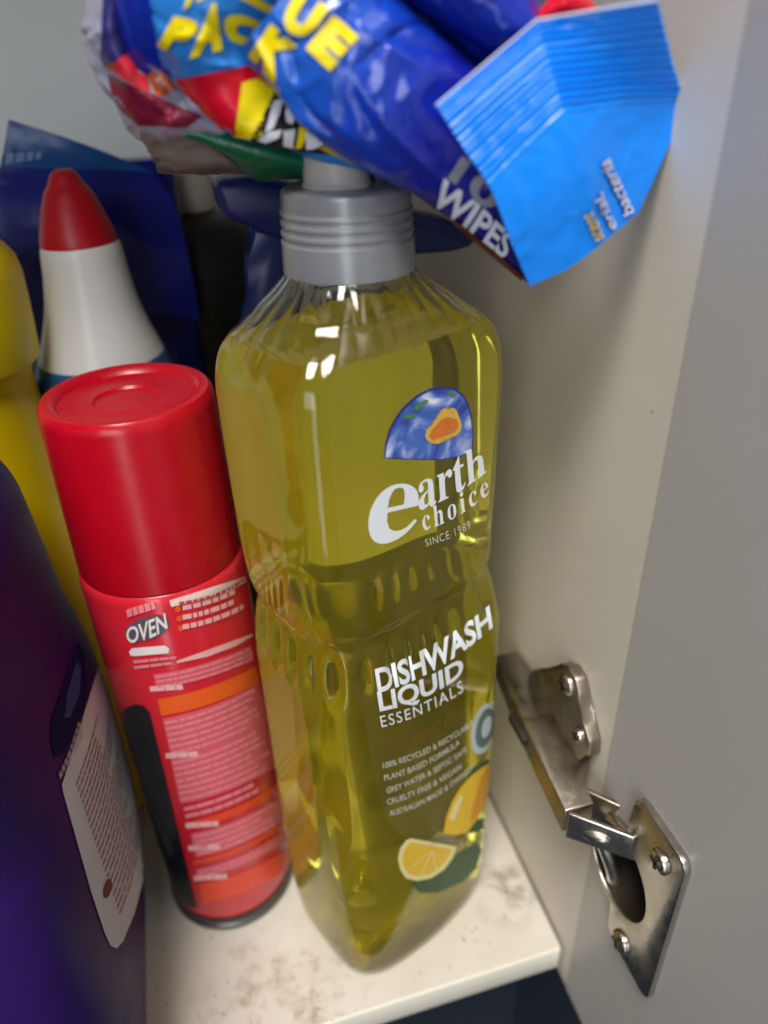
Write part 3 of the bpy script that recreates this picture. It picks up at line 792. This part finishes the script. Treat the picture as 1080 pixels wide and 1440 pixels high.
# ------------------------------------------------------------------ white bottle with red nozzle
WX, WY = -0.1440, 0.160
wb = thing('white_squirt_bottle', 'white squeeze bottle with red tapered nozzle behind the red can', 'bottle', (WX, WY, 0.0005))
wm = mat('white_plastic', (238, 237, 232), 0.3, var=0.03, vscale=30, sss=0.15)
wp = smoothprof([(0.028, 0.0006, 0), (0.0325, 0.004, 0), (0.0335, 0.02, 0), (0.0335, 0.16, 0), (0.0322, 0.190, 0), (0.0300, 0.209, 0), (0.0262, 0.2215, 0), (0.0220, 0.232, 0), (0.0188, 0.242, 0), (0.0168, 0.253, 0), (0.0152, 0.2638, 0), (0.0110, 0.2660, 0)], 12)
wp = [(r * (1.0 if z < 0.17 else 0.92), z, q) for r, z, q in wp]
V, Fc = lathe(WX, WY, [(r, z) for r, z, _ in wp], 72)
V = [Vector((v.x + (max(0, (v.z - 0.19)) * 0.035), v.y, v.z)) for v in V]
build('bottle_body', V, Fc, wm, wb, key='white')
build('nozzle', *lathe(WX + 0.0024, WY, smoothprof([(0.0133, 0.2632), (0.0137, 0.2645), (0.0134, 0.2668), (0.0122, 0.2712), (0.0106, 0.2760), (0.0092, 0.2795), (0.0080, 0.2822), (0.0064, 0.2842), (0.0054, 0.2862), (0.0044, 0.2880), (0.0026, 0.2891), (0.0004, 0.2894)], 4), 64), mat('nozzle_red', (190, 14, 30), 0.38, var=0.06, vscale=60), wb)
bandm = mat('blue_label_band', (44, 92, 146), 0.4, var=0.1, vscale=90)
def wr_at(z): 
    a = min(wp, key=lambda p: abs(p[1] - z)); return a[0] + 0.0003
V, Fc = lathe(WX, WY, [(wr_at(z), z) for z in (0.2135, 0.2160, 0.2185, 0.2210, 0.2222)], 72, cap0=False, cap1=False)
build('label_band', [Vector((v.x + (max(0, (v.z - 0.19)) * 0.035), v.y, v.z)) for v in V], Fc, bandm, wb)

# ------------------------------------------------------------------ film helpers for the packets
def lin_prof(pts, per):
    out = []
    for a, b in zip(pts[:-1], pts[1:]):
        for q in range(per): out.append(tuple(x + (y - x) * q / per for x, y in zip(a, b)))
    return out + [tuple(pts[-1])]
def spline_grid(net, per, flat=False):
    """Catmull-Rom surface through a net of 3d points"""
    rows = [(lin_prof if flat else smoothprof)([tuple(p) for p in r], per) for r in net]
    colsn = len(rows[0])
    cols = [smoothprof([rows[i][j] for i in range(len(rows))], per) for j in range(colsn)]
    return [[Vector(cols[j][i]) for j in range(colsn)] for i in range(len(cols[0]))]
def film(name, net, per, m, parent, key=None, wr=0.0, wf=60.0, seed=0, ridge=None, thick=0.0005, flat=False):
    G = spline_grid(net, per, flat)
    nr, nc = len(G), len(G[0])
    N = [[None] * nc for _ in range(nr)]
    for i in range(nr):
        for j in range(nc):
            a = G[min(nr - 1, i + 1)][j] - G[max(0, i - 1)][j]; b = G[i][min(nc - 1, j + 1)] - G[i][max(0, j - 1)]
            n = a.cross(b)
            n = n.normalized() if n.length > 1e-12 else Vector((0, -1, 0))
            N[i][j] = n
    mid = N[nr // 2][nc // 2]
    if mid.dot(C - G[nr // 2][nc // 2]) < 0:
        N = [[-n for n in r] for r in N]
    P = []
    for i in range(nr):
        for j in range(nc):
            p = G[i][j]; d = 0.0
            if wr:
                q = p * wf + Vector((seed * 3.1, seed * 1.7, 0))
                d += wr * (noise.noise(q) + 0.5 * (1 - 2 * abs(noise.noise(q * 1.9 + Vector((5, 2, 1))))) + 0.35 * (1 - 2 * abs(noise.noise(q * 4.1))))
            if ridge: d += ridge(i / (nr - 1), j / (nc - 1))
            P.append(p + N[i][j] * d)
    Q = [P[k] - N[k // nc][k % nc] * thick for k in range(len(P))]
    Fc = []
    for i in range(nr - 1):
        for j in range(nc - 1):
            a = i * nc + j; Fc.append([a, a + 1, a + nc + 1, a + nc])
    front = [list(f) for f in Fc]
    k = len(P)
    back = [[i + k for i in f[::-1]] for f in Fc]
    bd = [j for j in range(nc)] + [i * nc + nc - 1 for i in range(1, nr)] + [(nr - 1) * nc + j for j in range(nc - 2, -1, -1)] + [i * nc for i in range(nr - 2, 0, -1)]
    side = [[bd[i], bd[(i + 1) % len(bd)], bd[(i + 1) % len(bd)] + k, bd[i] + k] for i in range(len(bd))]
    allv, allf = P + Q, front + back + side
    bm = bmesh.new(); vs = [bm.verts.new(v) for v in allv]
    for f in allf:
        try: bm.faces.new([vs[i] for i in f])
        except ValueError: pass
    bmesh.ops.recalc_face_normals(bm, faces=bm.faces); bm.verts.index_update()
    fv = [[v.index for v in f.verts] for f in bm.faces]; bm.free()
    if key: BV[key] = BVHTree.FromPolygons(P, front)
    return build(name, allv, fv, m, parent, angle=60)

# ------------------------------------------------------------------ wipes pack
def creases(seed, n, amp, vmin=0.15, vmax=0.85, length=0.35, w=0.012):
    """sharp little folds pressed into film, as straight segments over its surface"""
    g = random.Random(seed); segs = []
    for _ in range(n):
        v, u = g.uniform(vmin, vmax), g.uniform(0.05, 0.95); a = g.uniform(0, math.pi); l = g.uniform(0.3, 1.0) * length
        segs.append((v, u, v + l * math.sin(a), u + l * math.cos(a), g.choice((-1, 1)) * g.uniform(0.4, 1) * amp, g.uniform(0.7, 1.6) * w))
    def f(v, u):
        d = 0.0
        for v0, u0, v1, u1, A, ww in segs:
            dv, du = v1 - v0, u1 - u0
            tt = ((v - v0) * dv + (u - u0) * du) / (dv * dv + du * du)
            k = max(0.0, min(1.0, tt)); q = math.hypot(v - v0 - dv * k, u - u0 - du * k)
            if q < 4 * ww: d += A * max(0.0, 1 - q / (4 * ww)) ** 2 * math.sin(math.pi * min(1, max(0.0, 0.15 + 0.7 * k)))
        return d
    return f
def py_(px, py, Y): return atY(px, py, Y)
def pk(px, py, dy=0.0):
    """point of the pack: its front lies on an upright plane resting on the spout; dy is how far it swells forward"""
    Y = 0.0130 - dy
    d = ray(px, py)
    # plane  y + 0.12 x = Y
    tt = (Y - C.y - 0.12 * C.x) / (d.y + 0.12 * d.x)
    return C + d * tt
wipes = thing('wipes_pack', 'blue flow pack of wipes with yellow lettering and crimped end, lying across the bottle tops', 'wipes pack', tuple(pk(480, 215, -0.01)))

def blue_print():
    m = bpy.data.materials.new('pack_blue_film'); m.use_nodes = True
    nt = m.node_tree; p = nt.nodes['Principled BSDF']; L = nt.links.new
    tc = nt.nodes.new('ShaderNodeTexCoord'); sp = nt.nodes.new('ShaderNodeSeparateXYZ'); L(tc.outputs['Object'], sp.inputs[0])
    ad = nt.nodes.new('ShaderNodeMath'); ad.operation = 'MULTIPLY_ADD'; ad.inputs[1].default_value = -0.35
    L(sp.outputs['Z'], ad.inputs[0]); L(sp.outputs['X'], ad.inputs[2])
    n = nt.nodes.new('ShaderNodeTexNoise'); n.inputs['Scale'].default_value = 35; L(tc.outputs['Object'], n.inputs['Vector'])
    a2 = nt.nodes.new('ShaderNodeMath'); a2.operation = 'MULTIPLY_ADD'; a2.inputs[1].default_value = 0.012; L(n.outputs['Fac'], a2.inputs[0]); L(ad.outputs[0], a2.inputs[2])
    mr = nt.nodes.new('ShaderNodeMapRange'); mr.inputs['From Min'].default_value = -0.030; mr.inputs['From Max'].default_value = 0.045
    L(a2.outputs[0], mr.inputs['Value'])
    cr = nt.nodes.new('ShaderNodeValToRGB'); e = cr.color_ramp.elements
    e[0].position = 0.0; e[0].color = (*lin((34, 112, 205)), 1); e[1].position = 1.0; e[1].color = (*lin((26, 18, 118)), 1)
    x = e.new(0.45); x.color = (*lin((18, 62, 178)), 1); x = e.new(0.7); x.color = (*lin((22, 30, 150)), 1)
    L(mr.outputs['Result'], cr.inputs['Fac']); L(cr.outputs['Color'], p.inputs['Base Color'])
    p.inputs['Roughness'].default_value = 0.2; p.inputs['Specular IOR Level'].default_value = 0.65
    n3 = nt.nodes.new('ShaderNodeTexNoise'); n3.inputs['Scale'].default_value = 70; n3.inputs['Detail'].default_value = 3; n3.inputs['Distortion'].default_value = 1.5
    L(tc.outputs['Object'], n3.inputs['Vector'])
    bp = nt.nodes.new('ShaderNodeBump'); bp.inputs['Strength'].default_value = 0.35; bp.inputs['Distance'].default_value = 0.0012
    L(n3.outputs['Fac'], bp.inputs['Height']); L(bp.outputs['Normal'], p.inputs['Normal'])
    return m
bluefilm = blue_print()
skyfilm = mat('pack_sky_film', (38, 124, 206), 0.28, var=0.12, vscale=30, spec=0.5)
royal = mat('pack_royal_film', (20, 44, 160), 0.2, var=0.1, vscale=40, spec=0.65, bump=0.3, bscale=80)
cyan = mat('pack_end_film', (6, 132, 240), 0.22, var=0.05, vscale=40, spec=0.6, bump=0.15, bscale=60)
yink = mat('yellow_ink', (240, 216, 0), 0.3)
gink = mat('dark_outline_ink', (20, 58, 92), 0.3)
redink = mat('red_ink', (214, 14, 40), 0.28, var=0.08, vscale=60)
wink = mat('white_pack_ink', (226, 226, 234), 0.3)
bink = mat('black_pack_ink', (20, 18, 24), 0.3)

# main front panel, swelling forward; first and last rows roll back behind it
low = [(340, 66), (386, 124), (432, 180), (508, 231), (612, 292), (745, 396)]
upp = [(455, -70), (515, -45), (566, 0), (622, 50), (690, 104), (815, 150)]
def mix(a, b, f): return (a[0] + (b[0] - a[0]) * f, a[1] + (b[1] - a[1]) * f)
net = []
for f, dy, sh in ((0.10, -0.030, 0), (0.0, -0.008, 0), (0.03, 0.0002, 0), (0.25, 0.0040, 0), (0.55, 0.0055, 0), (0.85, 0.0035, 0), (0.975, -0.002, 0), (1.0, -0.012, 0), (0.95, -0.03, 0)):
    net.append([pk(*mix(l, u, f), dy - 0.004 * (abs(i - 2.5) / 2.5) ** 2) for i, (l, u) in enumerate(zip(low, upp))])
front = film('front_panel', net, 20, bluefilm, wipes, key='packfront', wr=0.0006, wf=48, seed=1, ridge=creases(4, 26, 0.0011, 0.2, 0.8))
# left panel, sunk behind the crease
net = [[pk(180, -70, -0.010), pk(262, -70, -0.004), pk(345, -70, -0.002), pk(450, -70, -0.006)],
       [pk(198, 8, -0.012), pk(265, 5, -0.004), pk(340, 5, -0.004), pk(440, 5, -0.010)],
       [pk(216, 62, -0.014), pk(272, 62, -0.005), pk(340, 62, -0.008), pk(440, 70, -0.014)],
       [pk(248, 114, -0.015), pk(292, 114, -0.008), pk(352, 118, -0.009), pk(450, 140, -0.014)],
       [pk(300, 168, -0.016), pk(336, 186, -0.012), pk(402, 206, -0.012), pk(530, 242, -0.014)],
       [pk(304, 166, -0.030), pk(340, 182, -0.030), pk(404, 200, -0.030), pk(530, 236, -0.030)]]
left = film('side_panel', net, 14, skyfilm, wipes, key='packleft', wr=0.0007, wf=55, seed=2, ridge=creases(8, 14, 0.0012))
# crumpled end of the wrapper
net = [[pk(128, -70, -0.020), pk(160, -70, -0.014), pk(185, -70, -0.016), pk(205, -70, -0.016)],
       [pk(120, 20, -0.024), pk(152, 18, -0.015), pk(185, 15, -0.019), pk(212, 12, -0.017)],
       [pk(117, 55, -0.026), pk(155, 58, -0.016), pk(192, 62, -0.021), pk(226, 62, -0.017)],
       [pk(136, 104, -0.028), pk(172, 98, -0.017), pk(212, 110, -0.019), pk(258, 114, -0.018)],
       [pk(160, 156, -0.030), pk(192, 148, -0.020), pk(235, 148, -0.018), pk(300, 162, -0.018)],
       [pk(200, 196, -0.034), pk(228, 190, -0.024), pk(262, 186, -0.022), pk(322, 188, -0.020)],
       [pk(216, 204, -0.044), pk(238, 200, -0.036), pk(268, 194, -0.034), pk(322, 190, -0.032)]]
lilac = mat('pack_clear_end_film', (150, 148, 168), 0.22, var=0.22, vscale=60, spec=0.6)
endf = film('wrapper_end', net, 14, lilac, wipes, key='packend', wr=0.0009, wf=60, seed=3, ridge=creases(3, 22, 0.0018, 0.1, 0.8, 0.5, 0.02))
net = [[py_(196, 184, 0.052), py_(250, 188, 0.050), py_(340, 190, 0.050)], [py_(206, 206, 0.056), py_(262, 210, 0.053), py_(345, 212, 0.053)],
       [py_(216, 226, 0.062), py_(270, 232, 0.058), py_(345, 236, 0.058)], [py_(222, 236, 0.085), py_(272, 240, 0.080), py_(350, 240, 0.080)]]
film('wrapper_tail', net, 10, mat('pack_tail_film', (118, 110, 102), 0.35, var=0.35, vscale=70), wipes, wr=0.0012, wf=80, seed=12)
# second swelling above, the shiny royal blue part
low2 = [(470, -95), (545, -20), (590, 18), (640, 60), (700, 104), (752, 100)]
upp2 = [(640, -160), (690, -120), (720, -90), (745, -60), (760, -20), (762, 30)]
net = []
for f, dy in ((0.05, -0.030), (0.0, -0.012), (0.12, -0.002), (0.35, 0.004), (0.65, 0.0045), (0.9, -0.002), (1.0, -0.016), (0.95, -0.03)):
    net.append([pk(*mix(l, u, f), dy) for l, u in zip(low2, upp2)])
film('top_fold', net, 10, royal, wipes, key='packtop', wr=0.0005, wf=75, seed=4, ridge=creases(5, 18, 0.0010))
# crimped end seal folded over the front
rows = [((613, 148), (684, 88), (755, 28), (838, 14), (925, 1)), ((650, 206), (713, 148), (775, 95), (862, 84), (943, 78)), ((690, 266), (743, 213), (795, 165), (880, 152), (957, 148)),
        ((716, 334), (768, 292), (822, 252), (875, 240), (930, 228)), ((745, 402), (795, 379), (842, 346), (870, 322), (896, 300))]
dys = [(0.0110, 0.0100, 0.0090, 0.0120, 0.0130), (0.0125, 0.0120, 0.0115, 0.0090, 0.0060), (0.0140, 0.0140, 0.0140, 0.0060, -0.0010), (0.0140, 0.0145, 0.0145, 0.0070, 0.0020), (0.0125, 0.0125, 0.0118, 0.0082, 0.0048)]
net = [[pk(*p, dy) for p, dy in zip(r, d)] for r, d in zip(rows, dys)]
def ridge(v, u):
    k = max(0.0, min(1.0, (0.50 - v) / 0.06)) * max(0.0, min(1.0, (v - 0.025) / 0.02))
    q = 0.5 + 0.5 * math.sin(v / 0.50 * 2 * math.pi * 14)
    return 0.00060 * k * (q ** 1.6 - 0.4)
seal = film('end_seal', net, 52, cyan, wipes, key='packseal', wr=0.00035, wf=55, seed=5, ridge=ridge, thick=0.0006, flat=True)
# white cut edge of the film
ed = [pk(613, 148, 0.0113), pk(684, 88, 0.0103), pk(755, 28, 0.0093), pk(838, 14, 0.0123), pk(925, 1, 0.0133)]
sm = lin_prof([tuple(p) for p in ed], 8)
rings = [[Vector(p) + Vector((0, 0.00022 * math.cos(q * math.pi / 3), 0.00022 * math.sin(q * math.pi / 3))) for q in range(6)] for p in sm]
build('cut_edge', *fix_normals(*loft(rings)), mat('film_cut_white', (196, 200, 216), 0.4), wipes)
# red packet corner behind the seal
net = [[pk(740, 60, -0.004), pk(800, 50, -0.002), pk(850, 40, -0.004)], [pk(757, 18, -0.002), pk(800, 10, 0.002), pk(842, 14, -0.003)], [pk(785, -20, -0.004), pk(802, -25, 0.001), pk(820, -15, -0.004)], [pk(800, -70, -0.004), pk(812, -70, -0.002), pk(824, -70, -0.004)]]
redp = film('red_corner', net, 8, redink, wipes, wr=0.0004, wf=90, seed=6)

# the thick rear half of the pack, bulging back over the other bottles
rings = []
st = [(176, 120, 0.6), (200, 140, 0.85), (300, 152, 1.0), (400, 176, 1.0), (510, 192, 1.0), (625, 258, 1.0), (700, 318, 0.95), (735, 350, 0.7)]
for sx_, sy_, k in smoothprof(st, 4):
    b = py_(sx_, sy_, 0.040); ztop = 0.395; hz = (ztop - b.z) / 2 * (0.8 + 0.2 * k); zc_ = (b.z + ztop) / 2; hy = 0.036 * k
    rings.append([(b.x, 0.066 + hy * math.copysign(abs(math.cos(a)) ** 0.6, math.cos(a)), zc_ + hz * math.copysign(abs(math.sin(a)) ** 0.7, math.sin(a))) for a in [2 * math.pi * i / 40 for i in range(40)]])
build('rear_panel', *fix_normals(*loft(rings)), royal, wipes, angle=60)

# prints on the pack
def outlined(s, wf, tg, parent, bold=0.075, g=0.075, **k):
    V, Fc = text2d(s, bold)
    a = wf(0, 0); b = wf(1, 1)
    ink('letter_shadow', [(x + 1.7, y + 1.8) for x, y in (wf(*v) for v in V)], Fc, gink, parent, tg, off=0.00014, L=5)
    ink('lettering', [wf(*v) for v in V], Fc, yink, parent, tg, off=0.00026, L=5)
outlined('P', warp([(222, 64), (252, 80)], [(246, 22), (286, 30)]), 'packleft', left)
outlined('A', warp([(267, 82), (312, 70)], [(289, 6), (313, 1)]), 'packleft', left)
outlined('C', warp([(314, 58), (356, 64)], [(314, 10), (378, 34)]), 'packleft', left)
outlined('A', warp([(258, 14), (286, -2)], [(272, -40), (292, -44)]), 'packleft', left)
outlined('L', warp([(332, -6), (384, 22)], [(352, -44), (396, -14)]), 'packleft', left)
outlined('K', warp([(350, 78), (388, 118)], [(382, 32), (424, 70)]), 'packfront', front)
outlined('U', warp([(392, 36), (428, 58)], [(420, -18), (464, 12)]), 'packfront', front)
outlined('E', warp([(430, 68), (464, 100)], [(468, 20), (506, 52)]), 'packfront', front)
# red, yellow and lettered panel below
ink_poly('red_print', [(246, 112), (262, 119), (282, 121), (298, 116), (312, 103), (332, 95), (350, 92), (368, 108), (400, 140), (430, 175), (400, 170), (345, 180), (334, 190), (318, 186), (290, 166), (262, 136)], redink, left, 'packleft', L=10)
ink_poly('yellow_print', [(340, 116), (362, 110), (384, 128), (376, 160), (368, 190), (352, 194), (330, 190), (336, 150)], yink, left, 'packleft', off=0.0004, L=10)
ink_poly('black_print', [(384, 132), (402, 130), (450, 175), (500, 212), (492, 220), (440, 214), (400, 208), (352, 196), (370, 184), (376, 160)], bink, left, 'packleft', off=0.0004, L=10)
for pts in ([(384, 142), (396, 140), (392, 160), (384, 180), (372, 186), (378, 164)], [(402, 150), (416, 162), (410, 176), (402, 172), (400, 160)], [(362, 194), (380, 184), (396, 182), (392, 192), (374, 198)], [(398, 184), (414, 182), (412, 206), (398, 202)], [(428, 186), (452, 190), (462, 200), (440, 208), (430, 208)]):
    ink_poly('white_print', pts, wink, left, 'packleft', off=0.0006, L=10)
ink_poly('yellow_print', [(420, 178), (432, 184), (424, 206), (416, 206)], yink, left, 'packleft', off=0.0006, L=10)
ink_poly('yellow_print', [(446, 206), (468, 204), (504, 222), (500, 230), (470, 218)], mat('ochre_ink', (190, 150, 20), 0.35), left, 'packleft', off=0.0006, L=10)
# crumpled end colours
navyi = mat('end_navy_ink', (44, 40, 104), 0.25, var=0.2, vscale=80)
mar = mat('end_maroon_ink', (120, 26, 50), 0.25, var=0.25, vscale=90)
ink_poly('navy_print', [(146, -10), (168, -10), (182, 28), (190, 66), (170, 82), (148, 94), (142, 80), (150, 40)], navyi, endf, 'packend', L=10)
ink_poly('red_print', [(150, 94), (170, 80), (188, 68), (200, 92), (212, 132), (196, 124), (176, 112)], mat('end_red_ink', (200, 40, 54), 0.25, var=0.15, vscale=90), endf, 'packend', L=10)
ink_poly('orange_print', [(204, 78), (224, 98), (246, 122), (238, 132), (218, 136), (210, 110)], mat('end_orange_ink', (176, 84, 34), 0.3, var=0.2, vscale=90), endf, 'packend', L=10)
ink_poly('maroon_print', [(152, 104), (180, 120), (212, 138), (240, 150), (284, 164), (262, 178), (228, 176), (196, 176), (172, 158), (158, 132)], mar, endf, 'packend', L=10)
# end lettering
letters('lettering', 'WIPES', warp([(602, 282), (660, 325), (708, 364)], [(624, 249), (680, 292), (726, 336)]), wink, front, 'packfront', bold=0.03, L=8)
letters('lettering', '10', warp([(628, 250), (690, 300)], [(650, 218), (715, 262)]), mat('grey_pack_ink', (150, 146, 160), 0.35), front, 'packfront', bold=0.03, L=8)
ink_poly('red_edge', [(640, 306), (690, 346), (738, 388), (734, 392), (690, 354), (640, 314)], mat('pack_dark_red', (96, 18, 30), 0.35), front, 'packfront', off=0.0005, L=10)
seal_t = mat('navy_seal_ink', (22, 44, 140), 0.3)
def seal_text(s, bx, by, tx, ty, h, m1):
    dx, dy = tx - bx, ty - by; l = math.hypot(dx, dy); nx, ny = dy / l * h, -dx / l * h
    V, Fc = text2d(s, 0.04)
    wf = warp([(bx, by), (tx, ty)], [(bx + nx, by + ny), (tx + nx, ty + ny)])
    ink('letter_shadow', [wf(*v) for v in V], Fc, seal_t, seal, 'packseal', off=0.0003, L=8)
    V, Fc = text2d(s, 0.0)
    ink('lettering', [wf(*v) for v in V], Fc, m1, seal, 'packseal', off=0.0006, L=8)
seal_text('bacteria', 889, 297, 853, 223, 17, wink)
seal_text('erial,', 867, 318, 845, 270, 16, wink)
seal_text('scent', 847, 334, 831, 296, 14, yink)

# ------------------------------------------------------------------ green packet under the wipes
def py_(px, py, Y): return atY(px, py, Y)
green = thing('green_packet', 'crumpled dark green packet tucked under the blue wipes pack', 'packet', tuple(py_(340, 225, 0.055)))
gm = mat('green_film', (10, 92, 60), 0.3, var=0.15, vscale=60)
net = [[py_(258, 158, 0.048), py_(330, 175, 0.046), py_(400, 200, 0.044), py_(500, 215, 0.050)],
       [py_(262, 190, 0.046), py_(325, 204, 0.043), py_(400, 222, 0.041), py_(520, 238, 0.048)],
       [py_(300, 208, 0.050), py_(345, 234, 0.045), py_(410, 240, 0.044), py_(530, 262, 0.050)],
       [py_(340, 232, 0.062), py_(368, 254, 0.056), py_(425, 252, 0.056), py_(540, 285, 0.062)],
       [py_(340, 226, 0.090), py_(368, 240, 0.090), py_(425, 240, 0.090), py_(540, 270, 0.090)]]
film('packet_film', net, 8, gm, green, key='green', wr=0.0007, wf=80, seed=8)
letters('lettering', 'fragrance', warp([(296, 198), (352, 216)], [(298, 190), (354, 208)]), mat('green_pale_ink', (110, 150, 126), 0.4), green, 'green')

# ------------------------------------------------------------------ blue pouch at the back left
pouch = thing('blue_pouch', 'large dark blue pouch standing behind the red nozzle', 'pouch', (-0.145, 0.215, 0.0005))
pm = mat('pouch_navy_film', (16, 26, 122), 0.3, var=0.15, vscale=30)
pm2 = mat('pouch_teal_film', (20, 74, 138), 0.32, var=0.2, vscale=40)
net = []
for z_off, (l, m_, r_) in (((0), ((12, 168), (110, 200), (218, 242))), (0, ((6, 205), (115, 225), (230, 262))), (0, ((0, 236), (120, 250), (244, 284))), (0, ((-4, 300), (125, 310), (262, 350))), (0, ((-6, 420), (130, 430), (280, 450)))):
    k = len(net)
    bul = (0.0, 0.002, 0.006, 0.014, 0.02)[k]
    net.append([py_(*l, 0.208 - bul * 0.6), py_(*m_, 0.206 - bul), py_(*r_, 0.208 - bul * 0.6)])
film('pouch_front', net, 10, pm, pouch, key='pouch', wr=0.0008, wf=50, seed=9)
# lower body of the pouch with its back
bl, br = net[-1][0], net[-1][2]
rings = []
for z, k in ((0.0006, 0.95), (0.004, 1.0), (0.06, 1.04), (0.14, 1.0), (bl.z - 0.006, 0.9), (0.285, 0.28)):
    cx_ = (bl.x + br.x) / 2; hw = (br.x - bl.x) / 2 * 1.0; yc = 0.222; hd = 0.024 * k
    rings.append([(cx_ + hw * math.copysign(abs(math.cos(a)) ** 0.5, math.cos(a)), yc + hd * math.copysign(abs(math.sin(a)) ** 0.6, math.sin(a)), z) for a in [2 * math.pi * i / 48 for i in range(48)]])
build('pouch_body', *fix_normals(*loft(rings)), pm, pouch)
ink_poly('top_strip', [(13, 171), (112, 202), (216, 242), (150, 236), (90, 238), (2, 236), (7, 205)], pm2, pouch, 'pouch', off=0.0004, L=14)
greek('lettering', warp([(8, 234), (58, 226)], [(10, 214), (60, 212)]), 1, mat('pouch_pale_ink', (110, 130, 180), 0.4), pouch, 'pouch', rng, fill=0.8, wmin=0.12, wmax=0.3, ragged=0.0, off=0.0008, gap=0.06)

# ------------------------------------------------------------------ navy trigger sprayer behind the bottle
TX, TY = -0.045, 0.116
spray = thing('trigger_spray_bottle', 'dark blue trigger spray bottle standing behind the clear dishwashing bottle', 'spray bottle', (TX, TY, 0.0005))
nav = mat('spray_navy', (18, 34, 92), 0.38, var=0.08, vscale=50)
build('bottle_body', *lathe(TX, TY, smoothprof([(0.027, 0.0006), (0.031, 0.004), (0.032, 0.02), (0.032, 0.13), (0.030, 0.165), (0.022, 0.195), (0.0145, 0.212), (0.0135, 0.225), (0.0135, 0.235)], 4), 56), mat('spray_body_dark', (26, 30, 44), 0.35, var=0.1), spray)
build('collar', *lathe(TX, TY, [(0.014, 0.2270), (0.0165, 0.2272), (0.0165, 0.2440), (0.0145, 0.2460), (0.004, 0.246)], 40), nav, spray)
pts = [py_(300, 256, TY - 0.008), py_(355, 248, TY - 0.008), py_(430, 262, TY - 0.008), py_(560, 296, TY - 0.008), py_(640, 312, TY - 0.008), py_(676, 330, TY - 0.008), py_(680, 346, TY - 0.008), py_(640, 356, TY - 0.008), py_(560, 362, TY - 0.008), py_(470, 350, TY - 0.008), py_(395, 336, TY - 0.008), py_(312, 306, TY - 0.008)]
pts = [Vector((min(p.x, -0.006), p.y, p.z)) for p in pts]
V, Fc = extrude_poly(pts, (0, 0.018, 0))
bm = bmesh.new(); vs = [bm.verts.new(v) for v in V]
for f in Fc: bm.faces.new([vs[i] for i in f])
bmesh.ops.bevel(bm, geom=list(bm.edges), offset=0.003, segments=3, profile=0.5, affect='EDGES'); bm.verts.index_update()
build('spray_head', [v.co.copy() for v in bm.verts], [[v.index for v in f.verts] for f in bm.faces], nav, spray, angle=60); bm.free()
pts = [py_(352, 318, TY - 0.004), py_(400, 330, TY - 0.004), py_(402, 380, TY - 0.004), py_(392, 430, TY - 0.004), py_(372, 470, TY - 0.004), py_(340, 468, TY - 0.004), py_(350, 420, TY - 0.004), py_(356, 370, TY - 0.004)]
V, Fc = extrude_poly(pts, (0, 0.010, 0))
bm = bmesh.new(); vs = [bm.verts.new(v) for v in V]
for f in Fc: bm.faces.new([vs[i] for i in f])
bmesh.ops.bevel(bm, geom=list(bm.edges), offset=0.0018, segments=2, profile=0.5, affect='EDGES'); bm.verts.index_update()
build('trigger', [v.co.copy() for v in bm.verts], [[v.index for v in f.verts] for f in bm.faces], nav, spray, angle=60); bm.free()

# ------------------------------------------------------------------ beige capped bottle at the back; its wide black body stands in for shade
p0 = atY(256, 268, 0.252)
OX, OY = p0.x + 0.001, 0.252
beige = thing('beige_capped_bottle', 'beige capped bottle beside the blue pouch, body coloured black to stand in for shade', 'bottle', (OX, OY, 0.0005))
build('bottle_body', *lathe(OX, OY, smoothprof([(0.034, 0.0006), (0.038, 0.004), (0.039, 0.02), (0.039, 0.21), (0.037, 0.235), (0.028, 0.253), (0.0115, 0.2605), (0.0105, 0.264)], 4), 48), mat('bottle_shade_black', (16, 18, 19), 0.4, var=0.2, vscale=30), beige)
build('cap', *lathe(OX, OY, [(0.0125, 0.2590), (0.0142, 0.2594), (0.0146, 0.2620), (0.0144, 0.2740), (0.0130, 0.2760), (0.004, 0.2765)], 48), mat('beige_cap', (176, 166, 154), 0.45, var=0.06, vscale=80), beige, angle=50)
